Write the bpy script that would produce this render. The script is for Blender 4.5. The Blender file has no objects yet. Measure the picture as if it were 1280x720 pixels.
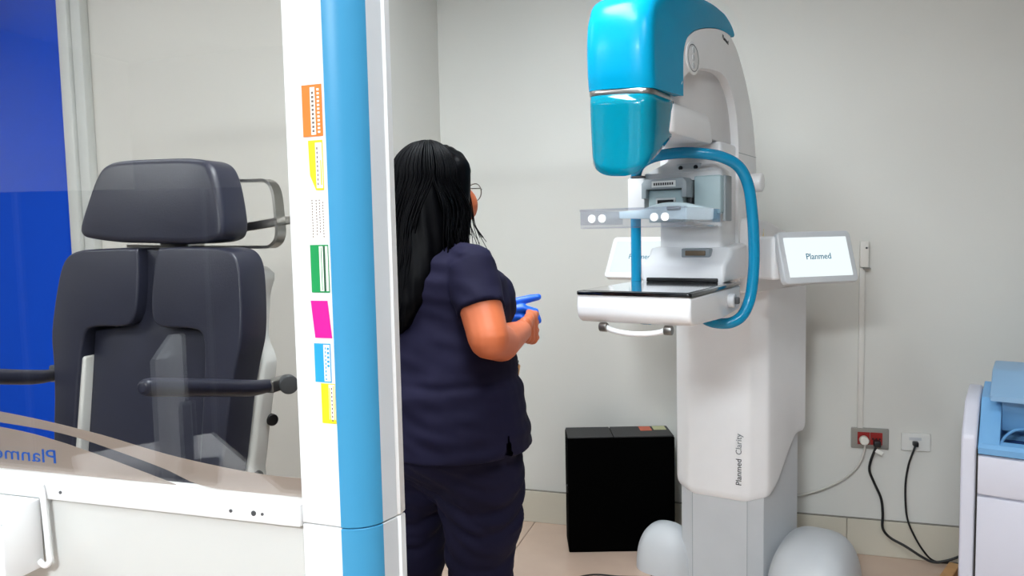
import bpy, bmesh, math, random
from mathutils import Vector, Matrix, noise
from math import sin, cos, pi, radians as R
random.seed(7)
scene = bpy.context.scene
COL = scene.collection

# ------------------------------------------------------------------ camera
F_PX = 940.0
CAM_H = 1.38
PITCH = R(4.27)
ROLL = math.atan(0.021)
cam_d = bpy.data.cameras.new('camera')
cam = bpy.data.objects.new('camera', cam_d); COL.objects.link(cam)
cam_d.sensor_width = 36.0
cam_d.lens = 36.0 * F_PX / 1280.0
cam_d.clip_start = 0.02
_f = Vector((0, cos(PITCH), -sin(PITCH))); _u = Vector((0, sin(PITCH), cos(PITCH))); _r = Vector((1, 0, 0))
_rt = _r * cos(ROLL) - _u * sin(ROLL); _up = _r * sin(ROLL) + _u * cos(ROLL)
m = Matrix((_rt, _up, -_f)).transposed().to_4x4(); m.translation = (0, 0, CAM_H)
cam.matrix_world = m
scene.camera = cam

# ------------------------------------------------------------------ world, light, exposure
w = bpy.data.worlds.new('world'); scene.world = w; w.use_nodes = True
w.node_tree.nodes['Background'].inputs[0].default_value = (0.9, 0.95, 1.0, 1)
w.node_tree.nodes['Background'].inputs[1].default_value = 0.15
scene.view_settings.view_transform = 'Standard'
scene.view_settings.look = 'None'
scene.view_settings.exposure = 0.09
scene.view_settings.gamma = 1.0
scene.view_settings.use_curve_mapping = False
CEIL = 2.75
# ceiling light panels (x, y, sx, sy, strength)
LAMPS = [(-1.25, -1.35, 0.9, 0.6, 104.0), (-0.22, 1.62, 0.3, 1.2, 40.0), (-2.9, 0.9, 1.2, 0.6, 25.0), (-1.75, 2.55, 1.2, 0.3, 7.0), (0.42, 0.25, 0.6, 0.6, 24.0)]  # third and fourth are added to brighten the mirrored wall and the chair alcove

# ------------------------------------------------------------------ materials
def lin(c):
    out = []
    for v in c:
        v = v / 255.0
        out.append(v / 12.92 if v <= 0.04045 else ((v + 0.055) / 1.055) ** 2.4)
    return tuple(out)
MATS = {}
def mat(name, rgb, rough=0.5, metal=0.0, var=0.04, scale=8.0, bump=0.0, bscale=60.0, coat=0.0, sheen=0.0, spec=0.5, emit=0.0):
    if name in MATS: return MATS[name]
    mt = bpy.data.materials.new(name); mt.use_nodes = True
    nt = mt.node_tree; b = nt.nodes['Principled BSDF']
    c = lin(rgb)
    tc = nt.nodes.new('ShaderNodeTexCoord')
    n = nt.nodes.new('ShaderNodeTexNoise'); n.inputs['Scale'].default_value = scale; n.inputs['Detail'].default_value = 4
    nt.links.new(tc.outputs['Object'], n.inputs['Vector'])
    rmp = nt.nodes.new('ShaderNodeValToRGB')
    rmp.color_ramp.elements[0].position = 0.3; rmp.color_ramp.elements[1].position = 0.7
    rmp.color_ramp.elements[0].color = tuple(max(0, x * (1 - var)) for x in c) + (1,)
    rmp.color_ramp.elements[1].color = tuple(min(1, x * (1 + var)) for x in c) + (1,)
    nt.links.new(n.outputs['Fac'], rmp.inputs['Fac'])
    nt.links.new(rmp.outputs['Color'], b.inputs['Base Color'])
    b.inputs['Roughness'].default_value = rough
    b.inputs['Metallic'].default_value = metal
    b.inputs['Specular IOR Level'].default_value = spec
    b.inputs['Coat Weight'].default_value = coat
    b.inputs['Coat Roughness'].default_value = 0.08
    b.inputs['Sheen Weight'].default_value = sheen
    if emit:
        nt.links.new(rmp.outputs['Color'], b.inputs['Emission Color'])
        b.inputs['Emission Strength'].default_value = emit
    if bump:
        n2 = nt.nodes.new('ShaderNodeTexNoise'); n2.inputs['Scale'].default_value = bscale; n2.inputs['Detail'].default_value = 3
        nt.links.new(tc.outputs['Object'], n2.inputs['Vector'])
        bp = nt.nodes.new('ShaderNodeBump'); bp.inputs['Strength'].default_value = bump; bp.inputs['Distance'].default_value = 0.01
        nt.links.new(n2.outputs['Fac'], bp.inputs['Height']); nt.links.new(bp.outputs['Normal'], b.inputs['Normal'])
    MATS[name] = mt
    return mt
def clear(name, rgb, body=0.0, body_rgb=(255, 255, 255), ior=1.5, rough=0.0, translucent=False):
    """thin clear sheet: light passes straight through, a Fresnel share is mirrored, 'body' is the milky or tinted share"""
    if name in MATS: return MATS[name]
    mt = bpy.data.materials.new(name); mt.use_nodes = True
    nt = mt.node_tree; nt.nodes.clear()
    out = nt.nodes.new('ShaderNodeOutputMaterial')
    tr = nt.nodes.new('ShaderNodeBsdfTransparent'); tr.inputs[0].default_value = lin(rgb) + (1,)
    gl = nt.nodes.new('ShaderNodeBsdfGlossy'); gl.inputs['Roughness'].default_value = rough
    lw = nt.nodes.new('ShaderNodeLayerWeight'); lw.inputs[0].default_value = 0.5      # facing = 1 - |cos|
    pw = nt.nodes.new('ShaderNodeMath'); pw.operation = 'POWER'; pw.inputs[1].default_value = 5.0
    f0 = ((ior - 1) / (ior + 1)) ** 2
    fr = nt.nodes.new('ShaderNodeMath'); fr.operation = 'MULTIPLY_ADD'; fr.inputs[1].default_value = 1 - f0; fr.inputs[2].default_value = f0
    nt.links.new(lw.outputs['Facing'], pw.inputs[0]); nt.links.new(pw.outputs[0], fr.inputs[0])
    last = tr.outputs[0]
    if body:
        df = nt.nodes.new('ShaderNodeBsdfDiffuse'); df.inputs[0].default_value = lin(body_rgb) + (1,)
        src = df.outputs[0]
        if translucent:
            tl = nt.nodes.new('ShaderNodeBsdfTranslucent'); tl.inputs[0].default_value = lin(body_rgb) + (1,)
            mm = nt.nodes.new('ShaderNodeMixShader'); mm.inputs[0].default_value = 0.4
            nt.links.new(df.outputs[0], mm.inputs[1]); nt.links.new(tl.outputs[0], mm.inputs[2]); src = mm.outputs[0]
        mb = nt.nodes.new('ShaderNodeMixShader'); mb.inputs[0].default_value = body
        nt.links.new(last, mb.inputs[1]); nt.links.new(src, mb.inputs[2]); last = mb.outputs[0]
    mx = nt.nodes.new('ShaderNodeMixShader')
    nt.links.new(fr.outputs[0], mx.inputs[0]); nt.links.new(last, mx.inputs[1]); nt.links.new(gl.outputs[0], mx.inputs[2])
    nt.links.new(mx.outputs[0], out.inputs[0])
    MATS[name] = mt
    return mt
def emitter(name, rgb, strength):
    if name in MATS: return MATS[name]
    mt = bpy.data.materials.new(name); mt.use_nodes = True
    nt = mt.node_tree; nt.nodes.clear()
    out = nt.nodes.new('ShaderNodeOutputMaterial'); e = nt.nodes.new('ShaderNodeEmission')
    e.inputs[0].default_value = lin(rgb) + (1,); e.inputs[1].default_value = strength
    nt.links.new(e.outputs[0], out.inputs[0]); MATS[name] = mt
    return mt

WHITE = mat('machine_white', (242, 242, 243), 0.32, var=0.015, coat=0.2)
WHITE2 = mat('panel_white', (236, 236, 237), 0.38, var=0.015)
WARMW = mat('warm_white', (232, 230, 230), 0.4, var=0.02)
LGREY = mat('light_grey_plastic', (202, 205, 208), 0.42, var=0.02)
MGREY = mat('mid_grey_plastic', (150, 158, 162), 0.45, var=0.03)
BLGREY = mat('blue_grey_plastic', (170, 190, 194), 0.4, var=0.02)
DKGREY = mat('dark_grey', (70, 72, 75), 0.4)
BLACK = mat('black_plastic', (14, 14, 16), 0.4, var=0.1)
BGLASS = mat('black_glass_edge', (10, 11, 14), 0.12, var=0.05, coat=0.5)
STEEL = mat('brushed_steel', (176, 174, 170), 0.28, metal=1.0, var=0.05)
CHROME = mat('satin_metal', (150, 148, 145), 0.3, metal=0.9)
CYAN = mat('cyan_gloss', (0, 148, 190), 0.26, var=0.02, coat=0.03, spec=0.15)
TUBE = mat('blue_tube_gloss', (0, 140, 186), 0.25, var=0.02, coat=0.2, spec=0.4)
TEAL = clear('teal_acrylic', (30, 170, 195), body=0.6, body_rgb=(0, 185, 212), translucent=True)
ACRYL = clear('clear_acrylic', (246, 247, 250), body=0.03, body_rgb=(235, 240, 250))
GLASS = clear('window_glass', (246, 245, 243), ior=1.72)
FROST = clear('frosted_film', (225, 215, 208), body=0.78, body_rgb=(214, 200, 192), rough=0.25, translucent=True)

# ------------------------------------------------------------------ helpers
def link(o, parent=None):
    COL.objects.link(o)
    if parent is not None: o.parent = parent
    return o
def tag(o, label, cat, group=None, kind=None):
    o['label'] = label; o['category'] = cat
    if group: o['group'] = group
    if kind: o['kind'] = kind
    return o
def thing(name, label, cat, loc=(0, 0, 0), rz=0.0, group=None, kind=None):
    o = bpy.data.objects.new(name, None); o.empty_display_size = 0.1
    link(o); o.location = loc; o.rotation_euler = (0, 0, rz)
    return tag(o, label, cat, group, kind)
def finish(name, bm, mt, parent=None, smooth=35, loc=None, rot=None):
    bmesh.ops.recalc_face_normals(bm, faces=bm.faces)
    me = bpy.data.meshes.new(name); bm.to_mesh(me); bm.free()
    me.materials.append(mt)
    if smooth:
        me.shade_smooth(); me.set_sharp_from_angle(angle=R(smooth))
    o = bpy.data.objects.new(name, me); link(o, parent)
    if loc is not None: o.location = loc
    if rot is not None: o.rotation_euler = rot
    return o
def bm_box(bm, x0, x1, y0, y1, z0, z1, bev=0.0, seg=3):
    b = bmesh.new()
    vs = [b.verts.new((x, y, z)) for z in (z0, z1) for y in (y0, y1) for x in (x0, x1)]
    for f in ((0, 1, 3, 2), (4, 6, 7, 5), (0, 4, 5, 1), (2, 3, 7, 6), (0, 2, 6, 4), (1, 5, 7, 3)):
        b.faces.new([vs[i] for i in f])
    if bev: bmesh.ops.bevel(b, geom=b.edges[:], offset=bev, segments=seg, profile=0.5, affect='EDGES')
    merge(bm, b)
def merge(bm, b, mtx=None):
    me = bpy.data.meshes.new('tmp'); b.to_mesh(me); b.free()
    if mtx is not None: me.transform(mtx)
    bm.from_mesh(me); bpy.data.meshes.remove(me)
def box(name, mt, parent, x0, x1, y0, y1, z0, z1, bev=0.0, seg=3, **k):
    bm = bmesh.new(); bm_box(bm, x0, x1, y0, y1, z0, z1, bev, seg)
    return finish(name, bm, mt, parent, **k)
def bm_prism(bm, poly, axis, a0, a1, bev=0.0, seg=4):
    """closed outline 'poly' of 2-D points swept along an axis ('x': poly=(y,z), 'y': poly=(x,z), 'z': poly=(x,y)); rims rounded by bev"""
    b = bmesh.new()
    def P(p, a):
        if axis == 'x': return (a, p[0], p[1])
        if axis == 'y': return (p[0], a, p[1])
        return (p[0], p[1], a)
    lo = [b.verts.new(P(p, a0)) for p in poly]; hi = [b.verts.new(P(p, a1)) for p in poly]
    f0 = b.faces.new(lo); f1 = b.faces.new(hi[::-1])
    n = len(poly)
    for i in range(n): b.faces.new((lo[i], hi[i], hi[(i + 1) % n], lo[(i + 1) % n]))
    bmesh.ops.recalc_face_normals(b, faces=b.faces)
    if bev:
        es = list(set(list(f0.edges) + list(f1.edges)))
        bmesh.ops.bevel(b, geom=es, offset=bev, segments=seg, profile=0.5, affect='EDGES', clamp_overlap=True)
    merge(bm, b)
def prism(name, mt, parent, poly, axis, a0, a1, bev=0.0, seg=4, **k):
    bm = bmesh.new(); bm_prism(bm, poly, axis, a0, a1, bev, seg)
    return finish(name, bm, mt, parent, **k)
def catmull(pts, n=8, closed=False):
    P = [Vector(p) for p in pts]; out = []; N = len(P)
    rng = N if closed else N - 1
    for i in range(rng):
        p0 = P[(i - 1) % N] if closed or i > 0 else P[0] * 2 - P[1]
        p1, p2 = P[i], P[(i + 1) % N]
        p3 = P[(i + 2) % N] if closed or i + 2 < N else P[-1] * 2 - P[-2]
        for k in range(n):
            t = k / n
            out.append(0.5 * ((2 * p1) + (p2 - p0) * t + (2 * p0 - 5 * p1 + 4 * p2 - p3) * t * t + (3 * p1 - p0 - 3 * p2 + p3) * t ** 3))
    if not closed: out.append(P[-1].copy())
    return out
def cm2(pts, n=6, closed=False):
    return [(v.x, v.y) for v in catmull([(p[0], p[1], 0) for p in pts], n, closed)]
def rrect(x0, x1, y0, y1, r, n=6):
    out = []
    for cx, cy, a in ((x1 - r, y0 + r, -90), (x1 - r, y1 - r, 0), (x0 + r, y1 - r, 90), (x0 + r, y0 + r, 180)):
        for i in range(n + 1):
            t = R(a + 90 * i / n); out.append((cx + r * cos(t), cy + r * sin(t)))
    return out
def bm_tube(bm, pts, rad, seg=12, cap=True, flat=1.0):
    """round tube along pts; rad number or list"""
    P = [Vector(p) for p in pts]; n = len(P)
    rad = [rad] * n if not hasattr(rad, '__len__') else list(rad)
    T = [(P[min(i + 1, n - 1)] - P[max(i - 1, 0)]).normalized() for i in range(n)]
    ref = Vector((0, 0, 1)) if abs(T[0].z) < 0.9 else Vector((1, 0, 0))
    N = (ref - T[0] * ref.dot(T[0])).normalized()
    rings = []
    for i in range(n):
        N = (N - T[i] * N.dot(T[i])).normalized(); B = T[i].cross(N)
        rings.append([bm.verts.new(P[i] + (N * cos(2 * pi * k / seg) + B * sin(2 * pi * k / seg) * flat) * rad[i]) for k in range(seg)])
    for i in range(n - 1):
        for k in range(seg):
            bm.faces.new((rings[i][k], rings[i][(k + 1) % seg], rings[i + 1][(k + 1) % seg], rings[i + 1][k]))
    if cap:
        bm.faces.new(rings[0][::-1]); bm.faces.new(rings[-1])
def tube(name, mt, parent, pts, rad, seg=12, smooth_n=6, flat=1.0, **k):
    bm = bmesh.new()
    if smooth_n:
        P = catmull(pts, smooth_n)
        if hasattr(rad, '__len__'): 
            rr = []
            for i in range(len(pts) - 1):
                for j in range(smooth_n): rr.append(rad[i] + (rad[i + 1] - rad[i]) * j / smooth_n)
            rr.append(rad[-1]); rad = rr
    else: P = pts
    bm_tube(bm, P, rad, seg, flat=flat)
    return finish(name, bm, mt, parent, smooth=k.pop('smooth', 50), **k)
def bm_cyl(bm, c, axis, r, h, seg=24, bev=0.0, r2=None):
    b = bmesh.new()
    bmesh.ops.create_cone(b, cap_ends=True, segments=seg, radius1=r, radius2=r if r2 is None else r2, depth=h)
    if bev:
        es = [e for e in b.edges if len(e.link_faces) == 2 and any(len(f.verts) > 4 for f in e.link_faces)]
        bmesh.ops.bevel(b, geom=es, offset=bev, segments=3, profile=0.5, affect='EDGES')
    q = Vector((0, 0, 1)).rotation_difference(Vector(axis)).to_matrix().to_4x4()
    merge(bm, b, Matrix.Translation(Vector(c)) @ q)
def cyl(name, mt, parent, c, axis, r, h, seg=24, bev=0.0, r2=None, **k):
    bm = bmesh.new(); bm_cyl(bm, c, axis, r, h, seg, bev, r2)
    return finish(name, bm, mt, parent, **k)
def loft(rings, closed_ends=True, bm=None):
    bm = bm or bmesh.new()
    R_ = [[bm.verts.new(p) for p in r] for r in rings]
    n = len(R_[0])
    for i in range(len(R_) - 1):
        for k in range(n): bm.faces.new((R_[i][k], R_[i][(k + 1) % n], R_[i + 1][(k + 1) % n], R_[i + 1][k]))
    if closed_ends: bm.faces.new(R_[0][::-1]); bm.faces.new(R_[-1])
    return bm
def lettering(name, text, size, mt, parent, mtx, extrude=0.0004, align='CENTER', sx=1.0):
    cu = bpy.data.curves.new(name, 'FONT'); cu.body = text; cu.size = size; cu.extrude = extrude
    cu.align_x = align; cu.align_y = 'CENTER'; cu.resolution_u = 3
    o = bpy.data.objects.new(name, cu); COL.objects.link(o)
    dg = bpy.context.evaluated_depsgraph_get()
    me = bpy.data.meshes.new_from_object(o.evaluated_get(dg))
    bpy.data.objects.remove(o); bpy.data.curves.remove(cu)
    me.transform(mtx @ Matrix.Diagonal((sx, 1, 1, 1)))
    me.materials.clear(); me.materials.append(mt)
    o = bpy.data.objects.new(name, me); link(o, parent)
    return o
def frame(origin, ex, ey):
    ex = Vector(ex).normalized(); ey = Vector(ey).normalized(); ez = ex.cross(ey)
    mm = Matrix((ex, ey, ez)).transposed().to_4x4(); mm.translation = Vector(origin)
    return mm

# ------------------------------------------------------------------ directions of the room
WY = R(17.45)
WA = Vector((cos(WY), -sin(WY), 0))          # along the back wall, to the right
WN = Vector((sin(WY), cos(WY), 0))           # into the wall
WP = Vector((-0.054, 3.544, 0))              # a point at the foot of the back wall
def onwall(a, h, off=0.0): return WP + WA * a - WN * off + Vector((0, 0, h))
WROT = -WY

# ------------------------------------------------------------------ room shell
wall_m = mat('wall_paint', (216, 215, 209), 0.7, var=0.02, scale=2.0, bump=0.03, bscale=120)
ceil_m = mat('ceiling_paint', (240, 240, 238), 0.8, var=0.01)
skirt_m = mat('skirting_tile', (206, 200, 184), 0.3, var=0.03, scale=3)
grout_m = mat('grout', (120, 104, 92), 0.8)
tile_m = mat('floor_tile', (202, 176, 158), 0.16, var=0.05, scale=5.0, coat=0.2)
blue_m = mat('blue_paint', (0, 74, 205), 0.6, var=0.02, spec=0.15)
frame_m = mat('door_frame_paint', (205, 208, 205), 0.45, var=0.02)

def structure(o, label, cat): return tag(o, label, cat, kind='structure')
def wall_slab(name, p, q, label, mt=wall_m, thick=0.1, h=CEIL):
    """upright slab from p to q (seen from the side on the left of p->q), outer face behind"""
    p = Vector((p[0], p[1], 0)); q = Vector((q[0], q[1], 0)); d = (q - p); L = d.length
    o = box(name, mt, None, 0, L, 0, thick, 0, h, smooth=0)
    o.location = p; o.rotation_euler = (0, 0, math.atan2(d.y, d.x))
    return structure(o, label, 'wall')
corner = WP + WA * -0.285
jog = corner - WN * 0.74
alc_end = jog - WA * 3.2
back_r = WP + WA * 2.62
rear_r = back_r - WN * 6.0
rear_l = alc_end - WN * 5.3
wall_slab('wall_back', corner, back_r, 'pale grey painted wall behind the mammography machine')
wall_slab('wall_left', jog, corner, 'narrow darker grey wall return left of the woman\'s head')
wall_slab('wall_chair', alc_end, jog, 'grey wall seen through the glass behind the dark chair')
wall_slab('wall_right', back_r, rear_r, 'side wall right of the film printer, darkened to cut bounced light', mat('low_bounce_wall', (112, 112, 110), 0.7))  # out of view; dark tone set to cut bounced light
wall_slab('wall_rear', rear_r, rear_l, 'wall of the control side of the room, darkened to cut bounced light', mat('low_bounce_wall', (112, 112, 110), 0.7))  # unseen wall, kept dark so it bounces less light
wall_slab('wall_far', rear_l, alc_end, 'painted side wall at the far left of the room')
fl = box('floor', grout_m, None, -7, 5, -5, 5, -0.1, -0.004, smooth=0)
structure(fl, 'beige pink glossy tiled floor', 'floor')
TS = 0.6
tile_bm = bmesh.new(); bm_box(tile_bm, 0.0015, TS - 0.0015, 0.0015, TS - 0.0015, -0.02, 0.0, 0.0012, 1)
t0 = finish('tile', tile_bm, tile_m, fl, smooth=0)
tme = t0.data; first = True
for i in range(-4, 6):
    for j in range(0, 7):
        p = WP + WA * (0.15 + i * TS) - WN * ((j + 1) * TS)
        if p.y < -0.6 or p.x < -3.2: continue
        o = t0 if first else bpy.data.objects.new('tile', tme)
        if not first: link(o, fl)
        first = False
        o.location = p; o.rotation_euler = (0, 0, WROT)
ce = box('ceiling', ceil_m, None, -7, 5, -5, 5, CEIL, CEIL + 0.1, smooth=0)
structure(ce, 'white plain ceiling', 'ceiling')
# skirting
bb = thing('baseboard_back', 'cream tiled skirting along the foot of the back wall', 'baseboard', WP, WROT, kind='structure')
x = -0.285; k = 0
while x < 2.6:
    L = min(0.6, 2.6 - x)
    box('skirting_tile', skirt_m, bb, x + 0.001, x + L - 0.001, -0.012, 0, 0.0, 0.150, 0.002, 1, smooth=0)
    x += L
box('top_joint', mat('joint_line', (128, 124, 114), 0.8), bb, -0.285, 2.6, -0.010, 0, 0.150, 0.154, smooth=0)
bl = thing('baseboard_left', 'cream tiled skirting at the foot of the wall return', 'baseboard', jog, WROT + pi / 2, kind='structure')
box('skirting_tile', skirt_m, bl, 0, 0.72, -0.012, 0, 0.0, 0.150, 0.002, 1, smooth=0)
# blue door seen through the glass
dr = thing('door_1', 'bright blue door in a pale frame behind the glass screen', 'door', jog - WA * 1.31, WROT, kind='structure')
box('door_leaf', blue_m, dr, -1.35, -0.115, -0.03, 0, 0, 2.62, 0.003, 1)
box('door_frame', frame_m, dr, -0.055, 0.0, -0.045, 0, 0, 2.70, 0.006, 2)
box('door_frame', frame_m, dr, -0.115, -0.058, -0.06, 0, 0, 2.70, 0.008, 2)
box('door_frame', frame_m, dr, -1.45, 0.0, -0.045, 0, 2.622, 2.70, 0.006, 2)

# ceiling lights
for i, (lx, ly, sx, sy, st) in enumerate(LAMPS):
    t = thing('ceiling_light', ['recessed ceiling light panel over the glass screen', 'slim ceiling light panel between screen and machine',
        'light panel added to brighten the far left wall mirrored in the glass', 'slim light panel added to brighten the wall behind the dark chair', 'square ceiling light panel above the camera side'][i], 'ceiling light', (lx, ly, CEIL), WROT, 'ceiling light panels')
    bm = bmesh.new()
    for a in ((-sx / 2 - .03, sx / 2 + .03, -sy / 2 - .03, -sy / 2), (-sx / 2 - .03, sx / 2 + .03, sy / 2, sy / 2 + .03),
              (-sx / 2 - .03, -sx / 2, -sy / 2, sy / 2), (sx / 2, sx / 2 + .03, -sy / 2, sy / 2)):
        bm_box(bm, *a, -0.03, 0.0, 0.003, 1)
    finish('frame', bm, WHITE2, t)
    box('diffuser', emitter('lamp_%d' % i, (240, 249, 255), st), t, -sx / 2, sx / 2, -sy / 2, sy / 2, -0.02, -0.005, smooth=0)

# ==================================================================  MAMMOGRAPHY MACHINE
MO = Vector((0.331, 2.091, 0)); MYAW = R(-32)
mam = thing('mammography_machine', 'white mammography machine with cyan head and blue grip hoop on a tall column', 'mammography unit', MO, MYAW)
# local axes: x = right, y = depth away from the patient side, z = up
def plan(hw_f, hw_c, d_f, d_c, hw_b, d_b):
    return [(-hw_c, d_c), (-hw_f, d_f), (hw_f, d_f), (hw_c, d_c), (hw_b, d_b), (-hw_b, d_b)]
# lower column
lc = prism('lower_column', LGREY, mam, plan(0.105, 0.158, 0.835, 0.865, 0.228, 1.115), 'z', 0.0, 0.75, 0.0, smooth=12)
for sx in (-1, 1):
    box('seam', MGREY, lc, sx * 0.105 - 0.001, sx * 0.105 + 0.001, 0.8345, 0.836, 0.0, 0.5, smooth=0)
# shroud with swept lower edge
def shroud_plan():
    base = [(-0.252, 1.135), (-0.178, 0.862), (-0.112, 0.822), (0.112, 0.822), (0.178, 0.862), (0.252, 1.135)]
    pts = []
    for i in range(len(base) - 1):
        p, q = Vector(base[i]), Vector(base[i + 1])
        k = 16
        for j in range(k): pts.append(p.lerp(q, j / k))
    pts.append(Vector(base[-1]))
    # soften corners
    for _ in range(3):
        pts = [pts[0]] + [(pts[i - 1] + pts[i] * 2 + pts[i + 1]) / 4 for i in range(1, len(pts) - 1)] + [pts[-1]]
    return pts
def shroud_bottom(p):
    d = p.y
    t = min(max((d - 0.868) / 0.235, 0), 1)
    s = t * t * (3 - 2 * t)
    z = 0.355 + 0.20 * s + (0.02 * min(1, max(0, (abs(p.x) - 0.1) / 0.08)) if d < 0.9 else 0.02)
    return z
pts = shroud_plan(); n = len(pts)
bm = bmesh.new()
lev = [0, 0.012, 0.03, 0.5, 1]
rings = []
for li, t in enumerate(lev):
    ring = []
    for p in pts:
        zb = shroud_bottom(p); ztop = 1.150
        z = zb + (t if t <= 0.03 else (ztop - zb) * t)
        inset = 0.010 if t == 0 else (0.003 if t == 0.012 else 0)
        c = Vector((0, 0.98)); q = p + (c - p).normalized() * inset
        ring.append(bm.verts.new((q.x, q.y, z)))
    rings.append(ring)
for i in range(len(rings) - 1):
    for k in range(n - 1): bm.faces.new((rings[i][k], rings[i][k + 1], rings[i + 1][k + 1], rings[i + 1][k]))
    bm.faces.new((rings[i][n - 1], rings[i][0], rings[i + 1][0], rings[i + 1][n - 1]))
bm.faces.new(rings[-1])
cen = bm.verts.new((0, 1.0, 0.45))
for k in range(n - 1): bm.faces.new((rings[0][k + 1], rings[0][k], cen))
bm.faces.new((rings[0][0], rings[0][n - 1], cen))
sh = finish('column_shroud', bm, WHITE, mam, smooth=40)
DTXT = mat('dark_print', (40, 42, 46), 0.6)
GTXT = mat('grey_print', (112, 116, 120), 0.6)
tf = frame((0.078, 0.8205, 0.468), (0, 0, 1), (-1, 0, 0))
lettering('lettering', 'Planmed', 0.030, DTXT, sh, tf, sx=1.0)
lettering('lettering', 'Clarity', 0.031, GTXT, sh, frame((0.078, 0.8205, 0.574), (0, 0, 1), (-1, 0, 0)), sx=0.95)
# wheeled base feet
def dome(name, cx, cy, hx, hy, h, mt, parent, p=2.6, q=2.2):
    rings = []
    for i in range(15):
        t = i / 14
        a = t * pi / 2
        z = h * math.sin(a) ** (2 / q); k = max(math.cos(a), 0.0) ** (2 / q) if i < 14 else 0.02
        ring = []
        for j in range(40):
            b = 2 * pi * j / 40
            ring.append((cx + hx * k * math.copysign(abs(cos(b)) ** (2 / p), cos(b)), cy + hy * k * math.copysign(abs(sin(b)) ** (2 / p), sin(b)), z))
        rings.append(ring)
    return finish(name, loft(rings), mt, parent, smooth=60)
FOOTM = mat('foot_grey', (203, 206, 209), 0.4, var=0.02)
dome('base_foot', 0.325, 0.95, 0.155, 0.22, 0.235, FOOTM, mam, 3.2, 2.6)
dome('base_foot', -0.235, 0.90, 0.12, 0.098, 0.19, FOOTM, mam, 2.6, 2.4)
# gantry hub on top of the column
hubp = [(-0.10, 0.68), (0.10, 0.68), (0.152, 0.705), (0.168, 0.76), (0.215, 1.0), (0.215, 1.12), (-0.215, 1.12), (-0.215, 1.0), (-0.168, 0.76), (-0.152, 0.705)]
rings = []
for z, k, dz in ((1.150, 0.97, 0), (1.156, 1.0, 0), (1.30, 1.0, 0), (1.365, 0.995, 0), (1.395, 0.975, 0), (1.408, 0.93, 0), (1.412, 0.85, 0)):
    ring = []
    for p in cm2(hubp, 5, True):
        x = p[0] * k; y = 0.93 + (p[1] - 0.93) * k
        zz = z if z < 1.2 else z - 0.09 * max(0, (y - 0.74) / 0.38) ** 1.6 * min(1, (z - 1.2) / 0.2)
        ring.append((x, y, zz))
    rings.append(ring)
hub = finish('gantry_hub', loft(rings), WARMW, mam, smooth=50)
# warning triangle
bm = bmesh.new(); bm_prism(bm, [(0.775, 1.335), (0.805, 1.335), (0.790, 1.372)], 'x', 0, 0.0012)
wt = finish('warning_triangle', bm, mat('warning_yellow', (226, 196, 40), 0.5), hub, smooth=0, loc=(0.1715, 0, 0)); wt.rotation_euler = (0, 0, 0)
# C-arm: outer shell
outer = cm2([(0.100, 1.79), (0.104, 1.86), (0.128, 1.900), (0.18, 1.932), (0.26, 1.960), (0.36, 1.983), (0.46, 1.999), (0.55, 2.002), (0.61, 1.985), (0.68, 1.945), (0.77, 1.865), (0.845, 1.765), (0.89, 1.64), (0.905, 1.50), (0.905, 1.30), (0.90, 1.16)], 6)
inner = cm2([(0.66, 1.16), (0.66, 1.40), (0.665, 1.60), (0.655, 1.70), (0.615, 1.79), (0.545, 1.845), (0.46, 1.866), (0.34, 1.858), (0.22, 1.838), (0.13, 1.808), (0.09, 1.775)], 6)
arm = prism('c_arm_shell', WHITE, mam, outer + inner, 'x', -0.118, 0.118, 0.016, 4, smooth=45)
# recessed cheek of the head and the stem of the C-arm
cheek = cm2([(0.075, 1.66), (0.07, 1.74), (0.10, 1.83), (0.2, 1.87), (0.46, 1.89), (0.6, 1.84), (0.70, 1.72), (0.72, 1.66)], 5)
prism('c_arm_cheek', WARMW, mam, cheek, 'x', -0.092, 0.092, 0.006, 2, smooth=45)
bm = bmesh.new()
rings = []
for z, hx, d0, d1 in ((1.642, 0.100, 0.055, 0.43), (1.648, 0.104, 0.05, 0.435), (1.70, 0.102, 0.055, 0.425), (1.722, 0.098, 0.06, 0.415), (1.732, 0.09, 0.07, 0.40)):
    rings.append([(p[0], p[1], z) for p in rrect(-hx, hx, d0, d1, 0.03, 5)])
finish('tube_housing', loft(rings), WHITE, mam, smooth=50)
bm = bmesh.new(); bm_box(bm, -0.105, 0.108, 0.50, 0.70, 1.18, 1.66, 0.012)
stem = finish('c_arm_stem', bm, WHITE, mam)
box('seam', MGREY, arm, 0.1175, 0.1186, 0.665, 0.90, 1.632, 1.634, smooth=0)
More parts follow.
